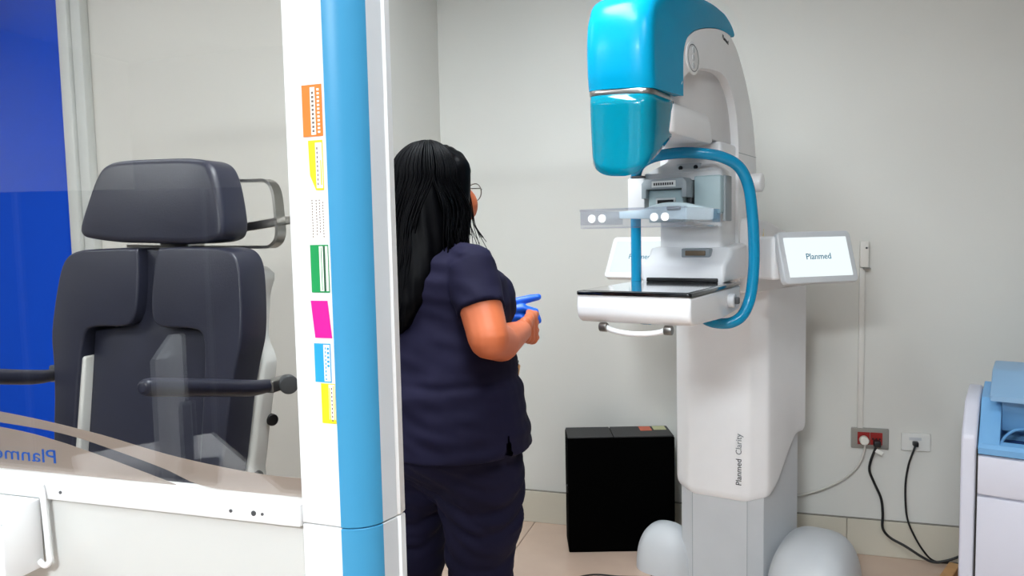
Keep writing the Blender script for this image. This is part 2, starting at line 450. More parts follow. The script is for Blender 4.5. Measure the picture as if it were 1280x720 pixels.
# blue head cover
cov_top = cm2([(-0.082, 1.752), (-0.089, 1.80), (-0.090, 1.88), (-0.078, 1.95), (-0.035, 2.0), (0.06, 2.035), (0.20, 2.058), (0.36, 2.066), (0.48, 2.058), (0.565, 2.04), (0.607, 2.018), (0.600, 2.006)], 6)
cov_bot = cm2([(0.560, 2.004), (0.46, 2.0), (0.36, 1.985), (0.26, 1.962), (0.18, 1.935), (0.13, 1.905), (0.106, 1.865), (0.102, 1.81), (0.102, 1.752)], 6)
SLANT = 0.06
prof_c = cov_top + cov_bot; ntop = len(cov_top)
rings = []
US = [-1.0, -0.985, -0.95, -0.88, -0.76, -0.6, -0.4, -0.2, 0, 0.2, 0.4, 0.6, 0.76, 0.88, 0.95, 0.985, 1.0]
for u in US:
    e = 1 - (1 - min(abs(u), 1.0) ** 3.0) ** (1 / 3.0)
    ring = []
    for i, (d, z) in enumerate(prof_c):
        t = min(max((0.09 - d) / 0.16, 0), 1)
        fw_ = min(max((0.0 - d) / 0.07, 0), 1)
        tw = 1.0 if i < ntop - 8 else 0.0
        tz = min(max((z - 1.90) / 0.10, 0), 1) * tw
        x = u * 0.1185 * (1 - 0.19 * t)
        y = d + 0.045 * e * fw_
        zz = z - 0.030 * e * tz * min(max((0.50 - d) / 0.3, 0), 1)
        zz -= SLANT * x * min(max((1.93 - zz) / 0.17, 0), 1)
        ring.append((x, y, zz))
    rings.append(ring)
head = finish('head_cover', loft(rings), CYAN, mam, smooth=50)
hbnd = prism('head_band', STEEL, mam, rrect(-0.093, 0.093, -0.080, 0.100, 0.034, 6), 'z', 1.737, 1.751, 0.002, 2)
for v in hbnd.data.vertices: v.co.z -= SLANT * v.co.x
# teal face shield
sp = [(-0.096, 0.085), (-0.097, 0.02), (-0.093, -0.045), (-0.078, -0.073), (-0.048, -0.084), (0, -0.088), (0.048, -0.084), (0.078, -0.073), (0.093, -0.045), (0.097, 0.02), (0.096, 0.085)]
sp = cm2(sp, 6)
bm = bmesh.new(); rings = []
for i in range(9):
    t = i / 8; ring = []
    for (x, y) in sp:
        if y > -0.055: zb = 1.565 + 0.075 * (y + 0.055) / 0.14
        else: zb = 1.522 + 0.043 * (abs(x) / 0.092) ** 3
        zt = 1.736
        z = zt + (zb - zt) * t
        k = 1 - 0.07 * t * t
        ring.append(bm.verts.new((x * k, y, z - SLANT * x)))
    rings.append(ring)
for i in range(8):
    for k in range(len(sp) - 1): bm.faces.new((rings[i][k], rings[i][k + 1], rings[i + 1][k + 1], rings[i + 1][k]))
shield = finish('face_shield', bm, TEAL, mam, smooth=60)
so = shield.modifiers.new('thickness', 'SOLIDIFY'); so.thickness = 0.004; so.offset = -1
bm = bmesh.new(); bm_box(bm, -0.06, 0.06, -0.03, 0.07, 1.66, 1.738, 0.006)
finish('collimator', bm, DKGREY, mam)
# control pad on the head cheek
bm = bmesh.new()
pad = [(0.180 + 0.058 * cos(t), 1.862 + 0.046 * sin(t)) for t in [2 * pi * i / 28 for i in range(28)]]
bm_prism(bm, pad, 'x', 0.116, 0.121, 0.002, 2)
pd = finish('control_pad', bm, WHITE2, arm)
bm = bmesh.new()
ringp = [(0.118 + 0.0025, 0.180 + 0.046 * cos(t), 1.862 + 0.037 * sin(t)) for t in [2 * pi * i / 28 for i in range(29)]]
bm_tube(bm, ringp, 0.0016, 6); finish('pad_ring', bm, GTXT, pd)
for bz in (-0.022, 0, 0.022):
    cyl('button', LGREY, pd, (0.1215, 0.180, 1.862 + bz), (1, 0, 0), 0.0095, 0.003, 16, 0.0008)
lettering('lettering', 'Planmed', 0.020, DTXT, arm, frame((0.1185, 0.505, 1.978), (0, 1, -0.12), (0, 0.12, 1)))
# side knobs
for s in (-1, 1):
    kn = cyl('side_knob', WHITE, mam, (s * 0.143, 0.775, 1.535), (1, 0, 0), 0.033, 0.06, 28, 0.008)
    cyl('knob_ring', CHROME, kn, (s * 0.123, 0.775, 1.535), (1, 0, 0), 0.033, 0.008, 28, 0.001)
# grip hoop
hoop = [(0.082, 0.40, 1.100), (0.092, 0.40, 1.086), (0.125, 0.402, 1.078), (0.165, 0.41, 1.081), (0.195, 0.43, 1.105), (0.213, 0.45, 1.16), (0.221, 0.46, 1.25), (0.221, 0.46, 1.34), (0.215, 0.46, 1.43), (0.205, 0.452, 1.51), (0.182, 0.425, 1.568),
        (0.138, 0.385, 1.598), (0.07, 0.355, 1.612), (0, 0.345, 1.615), (-0.07, 0.355, 1.608), (-0.125, 0.385, 1.59), (-0.158, 0.425, 1.555), (-0.172, 0.455, 1.50), (-0.174, 0.46, 1.40), (-0.174, 0.46, 1.25), (-0.17, 0.45, 1.15), (-0.15, 0.42, 1.085), (-0.10, 0.40, 1.08)]
tube('grip_hoop', TUBE, mam, hoop, 0.0175, 16, 6)
# compression unit
cu = box('compression_carriage', BLGREY, mam, 0.045, 0.132, 0.41, 0.50, 1.425, 1.545, 0.006)
box('side_plate', MGREY, cu, 0.128, 0.138, 0.44, 0.51, 1.40, 1.545, 0.003)
box('left_block', WARMW, cu, -0.178, -0.118, 0.40, 0.455, 1.43, 1.548, 0.005)
box('left_pin', DKGREY, cu, -0.165, -0.125, 0.40, 0.45, 1.548, 1.556, 0.002)
bm = bmesh.new()
bm_prism(bm, [(-0.112, 1.478), (-0.112, 1.525), (-0.10, 1.54), (0.028, 1.54), (0.04, 1.525), (0.04, 1.478), (0.022, 1.478), (0.022, 1.506), (-0.094, 1.506), (-0.094, 1.478)], 'y', 0.355, 0.46, 0.005, 2)
ch = finish('paddle_latch', bm, MGREY, mam)
lab = box('label_plate', mat('label_white', (226, 228, 226), 0.5), ch, -0.075, 0.005, 0.3535, 0.3555, 1.512, 1.532, smooth=0)
for k in range(9):
    box('print_mark', DTXT, lab, -0.068 + k * 0.0075, -0.063 + k * 0.0075, 0.3530, 0.3536, 1.518, 1.526, smooth=0)
pb = box('paddle_block', BLGREY, mam, -0.094, 0.022, 0.375, 0.47, 1.40, 1.504, 0.004)
box('slot_bezel', LGREY, pb, -0.068, -0.002, 0.370, 0.376, 1.445, 1.478, 0.002)
box('slot', BLACK, pb, -0.062, -0.008, 0.3685, 0.3705, 1.455, 1.472, 0.001, 1)
box('latch_post', DKGREY, pb, 0.024, 0.040, 0.40, 0.43, 1.455, 1.478, 0.002)
bm = bmesh.new()
rings = []
for z, x0, x1, d0, d1 in ((1.535, -0.13, 0.13, 0.43, 0.52), (1.56, -0.13, 0.13, 0.42, 0.52), (1.578, -0.10, 0.11, 0.44, 0.52), (1.60, -0.065, 0.08, 0.46, 0.52), (1.625, -0.06, 0.075, 0.47, 0.52)):
    rings.append([(p[0], p[1], z) for p in rrect(x0, x1, d0, d1, 0.015, 4)])
cap = finish('carriage_cap', loft(rings), WARMW, mam, smooth=50)
box('socket_plate', LGREY, cap, -0.02, 0.058, 0.434, 0.475, 1.562, 1.588, 0.003)
for sx in (-0.006, 0.044):
    cyl('socket', BLACK, cap, (sx, 0.433, 1.575), (0, 1, 0), 0.007, 0.004, 14)
# compression paddle: clear tray
pdl = thing('compression_paddle', '', 'tray'); del pdl['label']; del pdl['category']; pdl.parent = mam
def sheet(name, x0, x1, y0, y1, z0, z1, mt=ACRYL, bev=0.0015): return box(name, mt, pdl, x0, x1, y0, y1, z0, z1, bev, 1)
bm = bmesh.new(); bm_prism(bm, rrect(-0.152, 0.160, 0.0, 0.30, 0.02, 5), 'z', 1.384, 1.3875); finish('tray_bottom', bm, ACRYL, pdl)
fw = sheet('front_wall', -0.152, 0.160, -0.003, 0.0, 1.384, 1.440)
sheet('side_wall', 0.160, 0.163, 0.0, 0.30, 1.395, 1.437)
sheet('side_wall', -0.155, -0.152, 0.0, 0.30, 1.395, 1.437)
sheet('rim', -0.155, 0.163, -0.006, 0.003, 1.434, 1.439)
wr = mat('paddle_blue_white', (206, 224, 230), 0.3)
bm = bmesh.new()
bm_prism(bm, [(-0.155, 1.415), (-0.155, 1.437)] + cm2([(-0.08, 1.440), (-0.02, 1.458), (0.04, 1.46), (0.09, 1.450), (0.13, 1.440)], 5) + [(0.150, 1.436), (0.150, 1.408), (0.14, 1.402), (-0.02, 1.410)], 'y', 0.275, 0.315, 0.003, 2)
cl = finish('paddle_frame', bm, wr, pdl)
bm = bmesh.new(); bm_box(bm, 0.005, 0.05, 0.27, 0.276, 1.436, 1.448, 0.005); finish('release_button', bm, MGREY, cl)
WD = mat('white_dot', (250, 250, 250), 0.4)
for dx in (-0.115, -0.083, 0.072, 0.103):
    cyl('marker_dot', WD, pdl, (dx, -0.0045, 1.412), (0, 1, 0), 0.0115, 0.003, 20)
# lower housing behind the detector
bm = bmesh.new()
prof = [(0.405, 1.205), (0.400, 1.255), (0.410, 1.268), (0.470, 1.290), (0.49, 1.315), (0.66, 1.325), (0.66, 1.205)]
bm_prism(bm, prof, 'x', -0.135, 0.148, 0.014, 4)
lh = finish('detector_housing', bm, WHITE, mam, smooth=45)
box('connector_bezel', MGREY, lh, -0.012, 0.083, 0.452, 0.486, 1.284, 1.3135, 0.004)
box('connector', mat('brass_contacts', (120, 104, 84), 0.4, metal=0.5), lh, 0.002, 0.069, 0.448, 0.455, 1.290, 1.306, 0.002)
box('slit', BLACK, lh, -0.112, 0.125, 0.394, 0.404, 1.2065, 1.220, 0.003)
# detector table
prof = [(0.004, 1.193)] + cm2([(0.0, 1.16), (0.003, 1.138), (0.012, 1.124), (0.030, 1.114)], 4) + [(0.30, 1.106), (0.49, 1.118), (0.49, 1.193)]
bm = bmesh.new(); bm_prism(bm, prof, 'x', -0.171, 0.171, 0.008, 3)
det = finish('detector_table', bm, WHITE, mam, smooth=40)
bm = bmesh.new(); bm_prism(bm, rrect(-0.172, 0.172, -0.001, 0.495, 0.010, 4), 'z', 1.1935, 1.205, 0.003, 2)
finish('glass_top', bm, BGLASS, det)
bm = bmesh.new(); bm_prism(bm, rrect(-0.158, 0.158, 0.018, 0.385, 0.004, 3), 'z', 1.205, 1.2062)
finish('glass_sheen', bm, mat('grey_sheen', (96, 96, 99), 0.09, var=0.02, coat=1.0), det)  # grey tone stands in for a reflection on the black glass top
hb = [(-0.088, 0.03, 1.098), (-0.07, 0.026, 1.092), (-0.04, 0.022, 1.087), (0.0, 0.02, 1.085), (0.04, 0.022, 1.087), (0.07, 0.026, 1.092), (0.088, 0.03, 1.098)]
hnd = tube('pull_handle', WHITE, det, hb, 0.008, 12, 4)
for s in (-1, 1): cyl('handle_cap', CHROME, det, (s * 0.098, 0.03, 1.099), (1, 0, 0), 0.0135, 0.024, 18, 0.003)
dk = cyl('side_lock', LGREY, det, (0.180, 0.36, 1.155), (1, 0, 0), 0.022, 0.022, 22, 0.004)
box('lock_key', DKGREY, dk, 0.188, 0.204, 0.352, 0.368, 1.145, 1.166, 0.004)
# touch screens on both sides
SCR = emitter('screen_white', (240, 250, 252), 1.0)
TXT = mat('screen_text', (0, 120, 150), 0.5)
for s in (1, -1):
    e = thing('touch_screen', '', 'x', (0.370, 0.700, 1.277) if s > 0 else (-0.300, 0.80, 1.272), R(48) if s > 0 else R(-8)); del e['label']; del e['category']; e.parent = mam
    tm = Matrix.Rotation(R(-17 if s > 0 else -27), 4, 'X')
    bm = bmesh.new(); bm_prism(bm, rrect(-0.143, 0.143, -0.0885, 0.0885, 0.016, 6), 'y', 0.0, 0.026, 0.005, 3)
    bm.transform(tm); finish('screen_housing', bm, LGREY if s > 0 else WHITE, e, smooth=40)
    bm = bmesh.new(); bm_prism(bm, rrect(-0.122, 0.122, -0.067, 0.067, 0.002, 2), 'y', -0.0015, 0.001)
    bm.transform(tm); finish('display', bm, SCR, e, smooth=0)
    lettering('lettering', 'Planmed', 0.029, TXT, e, tm @ frame((0.0, -0.0022, 0), (1, 0, 0), (0, 0, 1)))
    bm = bmesh.new(); bm_box(bm, -s * 0.135 - 0.018, -s * 0.135 + 0.018, 0.03, 0.16, -0.075, 0.07, 0.012, 4)
    finish('screen_arm', bm, WHITE, e)

# ==================================================================  GLASS SCREEN CONSOLE (foreground)
CP = Vector((-0.350, 1.2, 0))
con = thing('control_screen', 'white control console with tall glass pane and blue striped corner column', 'glass screen', CP, WROT)
# local: x along WA, y = WN (away), front face at y = 0
GL = -1.05
ZJ = 0.912
CW = mat('column_white', (236, 236, 236), 0.35, var=0.01)
CBL = mat('column_blue', (66, 150, 194), 0.35, var=0.03, scale=3, spec=0.3)
CGR = mat('column_grey', (214, 218, 222), 0.4, var=0.02)
fw_x = 0.073
def column_piece(z0, z1, top):
    g = []
    prism('front_cover', CW, con, [(0, 0), (fw_x, -0.004), (fw_x, 0.05), (0, 0.05)], 'z', z0, z1, 0.0015, 1, smooth=0)
    arc = [(fw_x, -0.004)] + [(fw_x + 0.0005 + 0.057 * sin(t), 0.046 - 0.052 * cos(t)) for t in [R(90) * i / 12 for i in range(0, 11)]]
    end = arc[-1]
    prism('corner_strip', CBL, con, arc + [(end[0] - 0.03, end[1] + 0.02), (fw_x, 0.05)], 'z', z0, z1, 0.001, 1, smooth=30)
    ex, ey = end
    prism('side_cover', CGR, con, [(ex, ey), (ex + 0.008, ey + 0.030), (ex + 0.009, ey + 0.033), (0.02, ey + 0.033), (0.02, 0.052), (ex - 0.03, 0.052)], 'z', z0, z1, 0.001, 1, smooth=0)
    prism('edge_strip', CW, con, [(ex + 0.008, ey + 0.0335), (ex + 0.013, ey + 0.038), (ex + 0.013, ey + 0.055), (ex - 0.02, ey + 0.055), (ex - 0.02, ey + 0.0335)], 'z', z0, z1, 0.003, 2)
column_piece(0.0, ZJ - 0.001, False)
column_piece(ZJ + 0.001, 2.15, True)
rail = box('rail', CW, con, GL, -0.001, -0.006, 0.045, 0.905, 0.944, 0.004, 2)
for hx, r in ((-0.135, 0.003), (-0.09, 0.0045), (-0.073, 0.0025), (-0.505, 0.003)):
    cyl('screw', DKGREY, rail, (hx, -0.0065, 0.922), (0, 1, 0), r, 0.002, 12)
box('lower_panel', mat('console_panel', (208, 208, 204), 0.35, var=0.01), con, GL, -0.001, 0.004, 0.04, 0.06, 0.905, 0.003, 1)
box('glass_pane', GLASS, con, GL, 0.0, 0.018, 0.026, 0.93, 2.12, smooth=0)
box('top_rail', CW, con, GL, 0.0, 0.0, 0.045, 2.12, 2.15, 0.004, 2)
# printed film on the far side of the glass
def film(name, top, bot, zlow=None):
    up = cm2(top, 8)
    lo = cm2(bot, 8)
    bm = bmesh.new(); bm_prism(bm, up + lo[::-1], 'y', 0.0265, 0.0272)
    return finish(name, bm, FROST, con, smooth=0)
film('frosted_swoosh', [(-1.04, 1.075), (-0.85, 1.068), (-0.647, 1.052), (-0.457, 1.028), (-0.282, 0.997), (-0.118, 0.979), (-0.001, 0.976)],
     [(-1.04, 1.045), (-0.85, 1.042), (-0.65, 1.032), (-0.52, 1.020), (-0.40, 0.996), (-0.30, 0.972), (-0.20, 0.945), (-0.001, 0.944)])
film('frosted_swoosh', [(-1.04, 1.040), (-0.85, 1.036), (-0.65, 1.022), (-0.54, 1.006), (-0.44, 0.985), (-0.36, 0.966), (-0.275, 0.945)],
     [(-1.04, 0.944), (-0.8, 0.944), (-0.5, 0.944), (-0.276, 0.944)])
LB = mat('logo_blue', (20, 90, 190), 0.4)
lettering('lettering', 'Planmed', 0.037, LB, con, frame((-0.545, 0.0262, 0.974), (-1, 0, 0), (0, 0, 1)), extrude=0.0002, align='LEFT', sx=1.5)

# box hung on the console
hb_ = thing('hanging_box', 'small white box hung below the glass rail at the left edge', 'box', CP + WA * -0.54 + Vector((0, 0, 0.85)), WROT)
box('body', CW, hb_, -0.36, -0.012, -0.086, -0.0075, -0.072, 0.058, 0.004, 2)
bx2 = box('lid_seam', LGREY, hb_, -0.36, -0.012, -0.0872, -0.085, 0.035, 0.037, smooth=0)
tube('hook', CW, hb_, [(-0.004, -0.013, 0.085), (0.0, -0.012, 0.05), (0.004, -0.012, -0.04), (0.006, -0.013, -0.058), (-0.002, -0.016, -0.066), (-0.014, -0.018, -0.058)], 0.0055, 10, 5)

# stickers on the column: (x0,x1,z0,z1) local on the front face
OR = mat('sticker_orange', (250, 128, 40), 0.6); YE = mat('sticker_yellow', (244, 222, 20), 0.6); GR = mat('sticker_green', (0, 150, 78), 0.6)
MA = mat('sticker_magenta', (232, 0, 150), 0.6); CY = mat('sticker_cyan', (30, 160, 220), 0.6); PW = mat('sticker_paper', (246, 244, 236), 0.7); INK = mat('sticker_ink', (120, 100, 90), 0.7)
def sticker(x0, x1, z0, z1, mt, label, cut=None, white=None, lines=(), tilt=0.0):
    cx, cz = (x0 + x1) / 2, (z0 + z1) / 2
    yoff = -0.004 * cx / fw_x
    t = thing('paper_sticker', label, 'sticker', CP + WA * cx + WN * (yoff - 0.0006) + Vector((0, 0, cz)), WROT - math.atan(0.004 / fw_x) * 1.0, 'paper stickers on the column')
    hx, hz = (x1 - x0) / 2, (z1 - z0) / 2
    poly = cut(hx, hz) if cut else [(-hx, -hz), (hx, -hz), (hx, hz), (-hx, hz)]
    poly = [(p[0] - tilt * p[1], p[1]) for p in poly]
    prism('paper', mt, t, poly, 'y', -0.0006, 0.0, smooth=0)
    if white:
        a, b, c, d = white
        w_ = prism('print_area', PW, t, [(hx * (2 * a - 1), hz * (2 * c - 1)), (hx * (2 * b - 1), hz * (2 * c - 1)), (hx * (2 * b - 1), hz * (2 * d - 1)), (hx * (2 * a - 1), hz * (2 * d - 1))], 'y', -0.0009, -0.0004, smooth=0)
    for (lx, c, d, lw, mt2, nd) in lines:
        for k in range(nd):
            za = c + (d - c) * k / nd; zb = za + (d - c) / nd * (0.55 if nd > 1 else 1)
            box('print_line', mt2, t, hx * (2 * lx - 1) - lw, hx * (2 * lx - 1) + lw, -0.0011, -0.0006, hz * (2 * za - 1), hz * (2 * zb - 1), smooth=0)
    return t
sticker(0.032, 0.068, 1.534, 1.613, OR, 'orange sticker with a white table, topmost on the white column', white=(0.42, 0.66, 0.03, 0.95), lines=((0.54, 0.08, 0.9, 0.002, INK, 10), (0.82, 0.06, 0.95, 0.002, PW, 12)))
sticker(0.040, 0.066, 1.451, 1.528, YE, 'yellow sticker with a cut lower corner below the orange sticker', cut=lambda a, b: [(-a * 0.1, -b), (a, -b), (a, b), (-a, b), (-a * 0.9, -b * 0.4)], white=(0.5, 0.95, 0.04, 0.95), lines=((0.62, 0.1, 0.9, 0.001, INK, 9), (0.86, 0.1, 0.6, 0.001, YE, 1)))
sticker(0.040, 0.067, 1.370, 1.446, PW, 'white printed paper slip above the green sticker', lines=((0.12, 0.1, 0.9, 0.0007, INK, 14), (0.4, 0.15, 0.9, 0.0007, INK, 12), (0.62, 0.2, 0.9, 0.0007, INK, 12), (0.85, 0.1, 0.85, 0.0007, INK, 13)))
sticker(0.036, 0.069, 1.291, 1.366, GR, 'green sticker with white ruled side on the column', white=(0.5, 0.97, 0.03, 0.97), lines=((0.62, 0.05, 0.95, 0.0006, GR, 1), (0.78, 0.03, 0.97, 0.002, mat('ink_green', (40, 90, 60), 0.7), 1)))
sticker(0.036, 0.067, 1.219, 1.278, MA, 'plain magenta sticker slanting below the green one', tilt=0.10)
sticker(0.036, 0.066, 1.148, 1.210, CY, 'light blue sticker with white side below the magenta one', white=(0.58, 0.96, 0.03, 0.97), lines=((0.7, 0.06, 0.95, 0.001, CY, 9), (0.86, 0.4, 0.95, 0.002, CY, 5)))
sticker(0.046, 0.072, 1.082, 1.146, YE, 'pale yellow sticker, lowest one on the white column', white=(0.55, 0.98, 0.1, 0.98), lines=((0.62, 0.1, 0.9, 0.001, YE, 1), (0.76, 0.05, 0.95, 0.001, INK, 9), (0.9, 0.05, 0.95, 0.0008, YE, 1)))

# ==================================================================  DARK CHAIR behind the glass
CH = Vector((-0.945, 1.93, 0))
ch_ = thing('examination_chair', 'dark navy leather examination chair with headrest behind the glass', 'chair', CH, WROT)
LEATH = mat('navy_leather', (44, 46, 62), 0.38, var=0.10, scale=5, bump=0.06, bscale=220)
SHELL = mat('chair_shell', (224, 224, 220), 0.4, var=0.02)
REC = R(9)
def cz(x, w, y=0.0):
    """chair back coordinates: w is height; the back leans away with height"""
    return (x, y + (w - 0.78) * math.tan(REC), w)
def padded(name, outline, y0, y1, bev, parent=ch_, mt=LEATH, puff=0.0):
    bm = bmesh.new(); bm_prism(bm, outline, 'y', y0, y1, bev, 5)
    for v in bm.verts: v.co = Vector(cz(v.co.x, v.co.z, v.co.y))
    return finish(name, bm, mt, parent, smooth=60)
# headrest: wider at its lower edge
hr = cm2([(-0.195, 1.385), (-0.10, 1.374), (0.0, 1.370), (0.12, 1.366), (0.205, 1.372), (0.228, 1.395), (0.222, 1.45), (0.198, 1.53), (0.168, 1.572), (0.11, 1.586), (0.0, 1.590), (-0.11, 1.590), (-0.16, 1.580), (-0.188, 1.55), (-0.215, 1.48), (-0.232, 1.42), (-0.225, 1.395)], 5, True)
hro = padded('headrest', hr, -0.075, 0.035, 0.032)
def wing(s):
    o = [(0.030, 1.345), (0.055, 1.358), (0.15, 1.358), (0.235, 1.352), (0.275, 1.325), (0.292, 1.26), (0.301, 1.14), (0.288, 1.06), (0.277, 0.98), (0.268, 0.86), (0.256, 0.775), (0.215, 0.765), (0.200, 0.80), (0.198, 0.95), (0.196, 1.08), (0.185, 1.140), (0.15, 1.155), (0.06, 1.158), (0.030, 1.18), (0.022, 1.24)]
    return [(p[0] * s, p[1]) for p in cm2(o, 4, True)]
padded('shoulder_bolster', wing(1), -0.075, 0.03, 0.026)
padded('shoulder_bolster', wing(-1), -0.075, 0.03, 0.026)
cp_ = cm2([(-0.052, 1.345), (0.0, 1.35), (0.052, 1.345), (0.056, 1.25), (0.062, 1.17), (0.10, 1.150), (0.185, 1.146), (0.199, 1.12), (0.199, 0.95), (0.199, 0.80), (0.18, 0.765), (0.0, 0.758), (-0.17, 0.765), (-0.182, 0.80), (-0.184, 0.95), (-0.186, 1.12), (-0.178, 1.142), (-0.10, 1.150), (-0.062, 1.17), (-0.056, 1.25)], 4, True)
padded('back_cushion', cp_, -0.040, 0.03, 0.018)
padded('back_shell', cm2([(-0.25, 1.30), (0.0, 1.33), (0.25, 1.30), (0.26, 1.22), (0.262, 1.12), (0.285, 1.07), (0.290, 1.03), (0.280, 0.9), (0.272, 0.78), (0.26, 0.72), (0.0, 0.70), (-0.26, 0.72), (-0.272, 0.8), (-0.29, 1.03), (-0.27, 1.12), (-0.26, 1.22)], 4, True), 0.035, 0.105, 0.02, mt=SHELL)
bm = bmesh.new(); bm_box(bm, -0.2035, -0.186, -0.066, 0.04, 0.80, 1.075, 0.006)
for v in bm.verts: v.co = Vector(cz(v.co.x, v.co.z, v.co.y))
finish('back_trim', bm, SHELL, ch_)
# headrest frame
lp = [(0.05, 0.05, 1.535), (0.22, 0.05, 1.53), (0.268, 0.05, 1.527), (0.292, 0.05, 1.50), (0.305, 0.05, 1.44), (0.312, 0.05, 1.385), (0.295, 0.05, 1.358), (0.25, 0.05, 1.354), (0.0, 0.05, 1.358), (-0.17, 0.05, 1.363)]
bm = bmesh.new()
P = catmull([cz(p[0], p[2], p[1]) for p in lp], 6)
# flat strip: width along depth
ring_prev = None
for i, p in enumerate(P):
    t = (P[min(i + 1, len(P) - 1)] - P[max(i - 1, 0)]).normalized(); yv = Vector((0, 1, 0)); nn = t.cross(yv).normalized()
    r = [bm.verts.new(p + yv * a * 0.019 + nn * b * 0.004) for a, b in ((-1, -1), (1, -1), (1, 1), (-1, 1))]
    if ring_prev:
        for k in range(4): bm.faces.new((ring_prev[k], ring_prev[(k + 1) % 4], r[(k + 1) % 4], r[k]))
    else: bm.faces.new(r[::-1])
    ring_prev = r
bm.faces.new(ring_prev)
finish('headrest_frame', bm, STEEL, ch_, smooth=30)
bm = bmesh.new(); bm_box(bm, -0.02, 0.345, 0.07, 0.082, -0.012, 0.012, 0.003)
bm.transform(Matrix.Translation((0, 0, 0)) @ Matrix.Rotation(R(-7), 4, 'Y'))
for v in bm.verts: v.co.z += 1.385; v.co = Vector(cz(v.co.x, v.co.z, v.co.y))
finish('headrest_bar', bm, STEEL, ch_)
bm = bmesh.new(); bm_box(bm, -0.03, 0.06, 0.0, 0.07, 1.33, 1.385, 0.004)
for v in bm.verts: v.co = Vector(cz(v.co.x, v.co.z, v.co.y))
finish('headrest_post', bm, STEEL, ch_)
for s in (-1, 1):
    ar = tube('armrest', LEATH, ch_, [(s * 0.345, 0.02, 1.012), (s * 0.345, -0.05, 1.020), (s * 0.345, -0.2, 1.052), (s * 0.345, -0.36, 1.086), (s * 0.345, -0.385, 1.090)], [0.016, 0.020, 0.020, 0.019, 0.010], 16, 4)
    cyl('pivot_knob', DKGREY, ar, (s * 0.378, 0.055, 1.010), (s * 0.7, -0.7, 0), 0.024, 0.03, 22, 0.004)
    box('arm_bracket', CHROME, ar, s * 0.345 - 0.012, s * 0.345 + 0.02, 0.01, 0.10, 0.995, 1.025, 0.004)
# seat, foot and pedestal (mostly hidden by the console)
bm = bmesh.new(); bm_prism(bm, rrect(-0.27, 0.27, -0.46, -0.02, 0.06, 5), 'z', 0.58, 0.69, 0.03, 4)
finish('seat', bm, LEATH, ch_, smooth=60)
box('seat_base', SHELL, ch_, -0.24, 0.24, -0.42, 0.10, 0.48, 0.585, 0.02)
cyl('pedestal', SHELL, ch_, (0, -0.12, 0.26), (0, 0, 1), 0.10, 0.46, 28)
cyl('pedestal_foot', SHELL, ch_, (0, -0.12, 0.02), (0, 0, 1), 0.27, 0.04, 36, 0.008)
cyl('shell_bolt', BLACK, ch_, (0.283, 0.112, 0.90), (1, -0.5, 0), 0.016, 0.02, 16, 0.003)
cyl('shell_bolt', BLACK, ch_, (0.275, 0.055, 0.765), (0.5, -1, 0), 0.014, 0.02, 16, 0.003)

# ==================================================================  BLACK BOX by the wall
bxr = thing('black_storage_box', 'matt black box standing on the floor left of the machine', 'box', (0.222, 3.138, 0), R(-0.5))
BK = mat('black_card', (2, 2, 2), 0.9, var=0.1, spec=0.03)
box('body', BK, bxr, 0, 0.455, 0, 0.17, 0.0, 0.497, 0.004, 2)
box('lid_flap', mat('black_lid', (24, 24, 27), 0.5), bxr, 0.002, 0.195, 0.002, 0.168, 0.4975, 0.503, 0.002, 1)
box('lid_flap', mat('black_lid', (24, 24, 27), 0.5), bxr, 0.198, 0.453, 0.002, 0.168, 0.4975, 0.503, 0.002, 1)
lbl = box('shipping_label', mat('label_orange', (190, 96, 70), 0.6), bxr, 0.325, 0.375, 0.09, 0.16, 0.503, 0.504, smooth=0)
box('shipping_label', mat('label_buff', (170, 170, 130), 0.6), bxr, 0.385, 0.44, 0.10, 0.16, 0.503, 0.504, smooth=0)
box('side_latch', BLACK, bxr, -0.008, 0.0, 0.01, 0.03, 0.26, 0.29, 0.002)

# ==================================================================  WALL FITTINGS
def plate(name, a0, a1, h0, h1, mt, label, cat, depth=0.010):
    t = thing(name, label, cat, onwall((a0 + a1) / 2, (h0 + h1) / 2), WROT)
    bm = bmesh.new(); bm_prism(bm, rrect(-(a1 - a0) / 2, (a1 - a0) / 2, -(h1 - h0) / 2, (h1 - h0) / 2, 0.004, 3), 'y', -depth, 0.0, 0.002, 2)
    finish('plate', bm, mt, t)
    return t
so1 = plate('power_socket', 1.527, 1.670, 0.453, 0.539, mat('steel_plate', (150, 148, 142), 0.35, metal=0.3), 'steel wall socket plate with red double outlet', 'socket')
RED = mat('socket_red', (150, 22, 20), 0.4)
for k in (-1, 1):
    mod = box('red_module', RED, so1, k * 0.024 - 0.023, k * 0.024 + 0.023, -0.0125, -0.009, -0.026, 0.026, 0.001, 1)
for k in (0, 1, 2): cyl('socket_hole', BLACK, so1, (0.024 + (k - 1) * 0.013, -0.0128, 0), (0, 1, 0), 0.0038, 0.002, 12)
so2 = plate('data_socket', 1.716, 1.823, 0.455, 0.527, mat('white_plate', (222, 222, 218), 0.4), 'white data outlet plate right of the red socket', 'socket')
box('label_strip', LGREY, so2, -0.025, 0.02, -0.0112, -0.0095, 0.008, 0.02, 0.001, 1)
box('port', DKGREY, so2, -0.013, 0.008, -0.0115, -0.0095, -0.012, 0.004, 0.001, 1)
cd_ = thing('cable_conduit', 'slim white cable conduit running up the wall behind the screen', 'conduit', onwall(1.561, 0.539), WROT)
CDM = mat('conduit_white', (222, 219, 212), 0.45)
box('channel', CDM, cd_, -0.0105, 0.0105, -0.014, 0, 0, 0.665, 0.002, 2)
jb = thing('junction_box', 'small pale box on the wall at the top of the conduit', 'junction box', onwall(1.5655, 1.255), WROT)
box('cover', CDM, jb, -0.015, 0.017, -0.028, 0, -0.05, 0.058, 0.004, 2)
cyl('screw', DKGREY, jb, (0.008, -0.0285, 0.03), (0, 1, 0), 0.004, 0.002, 12)
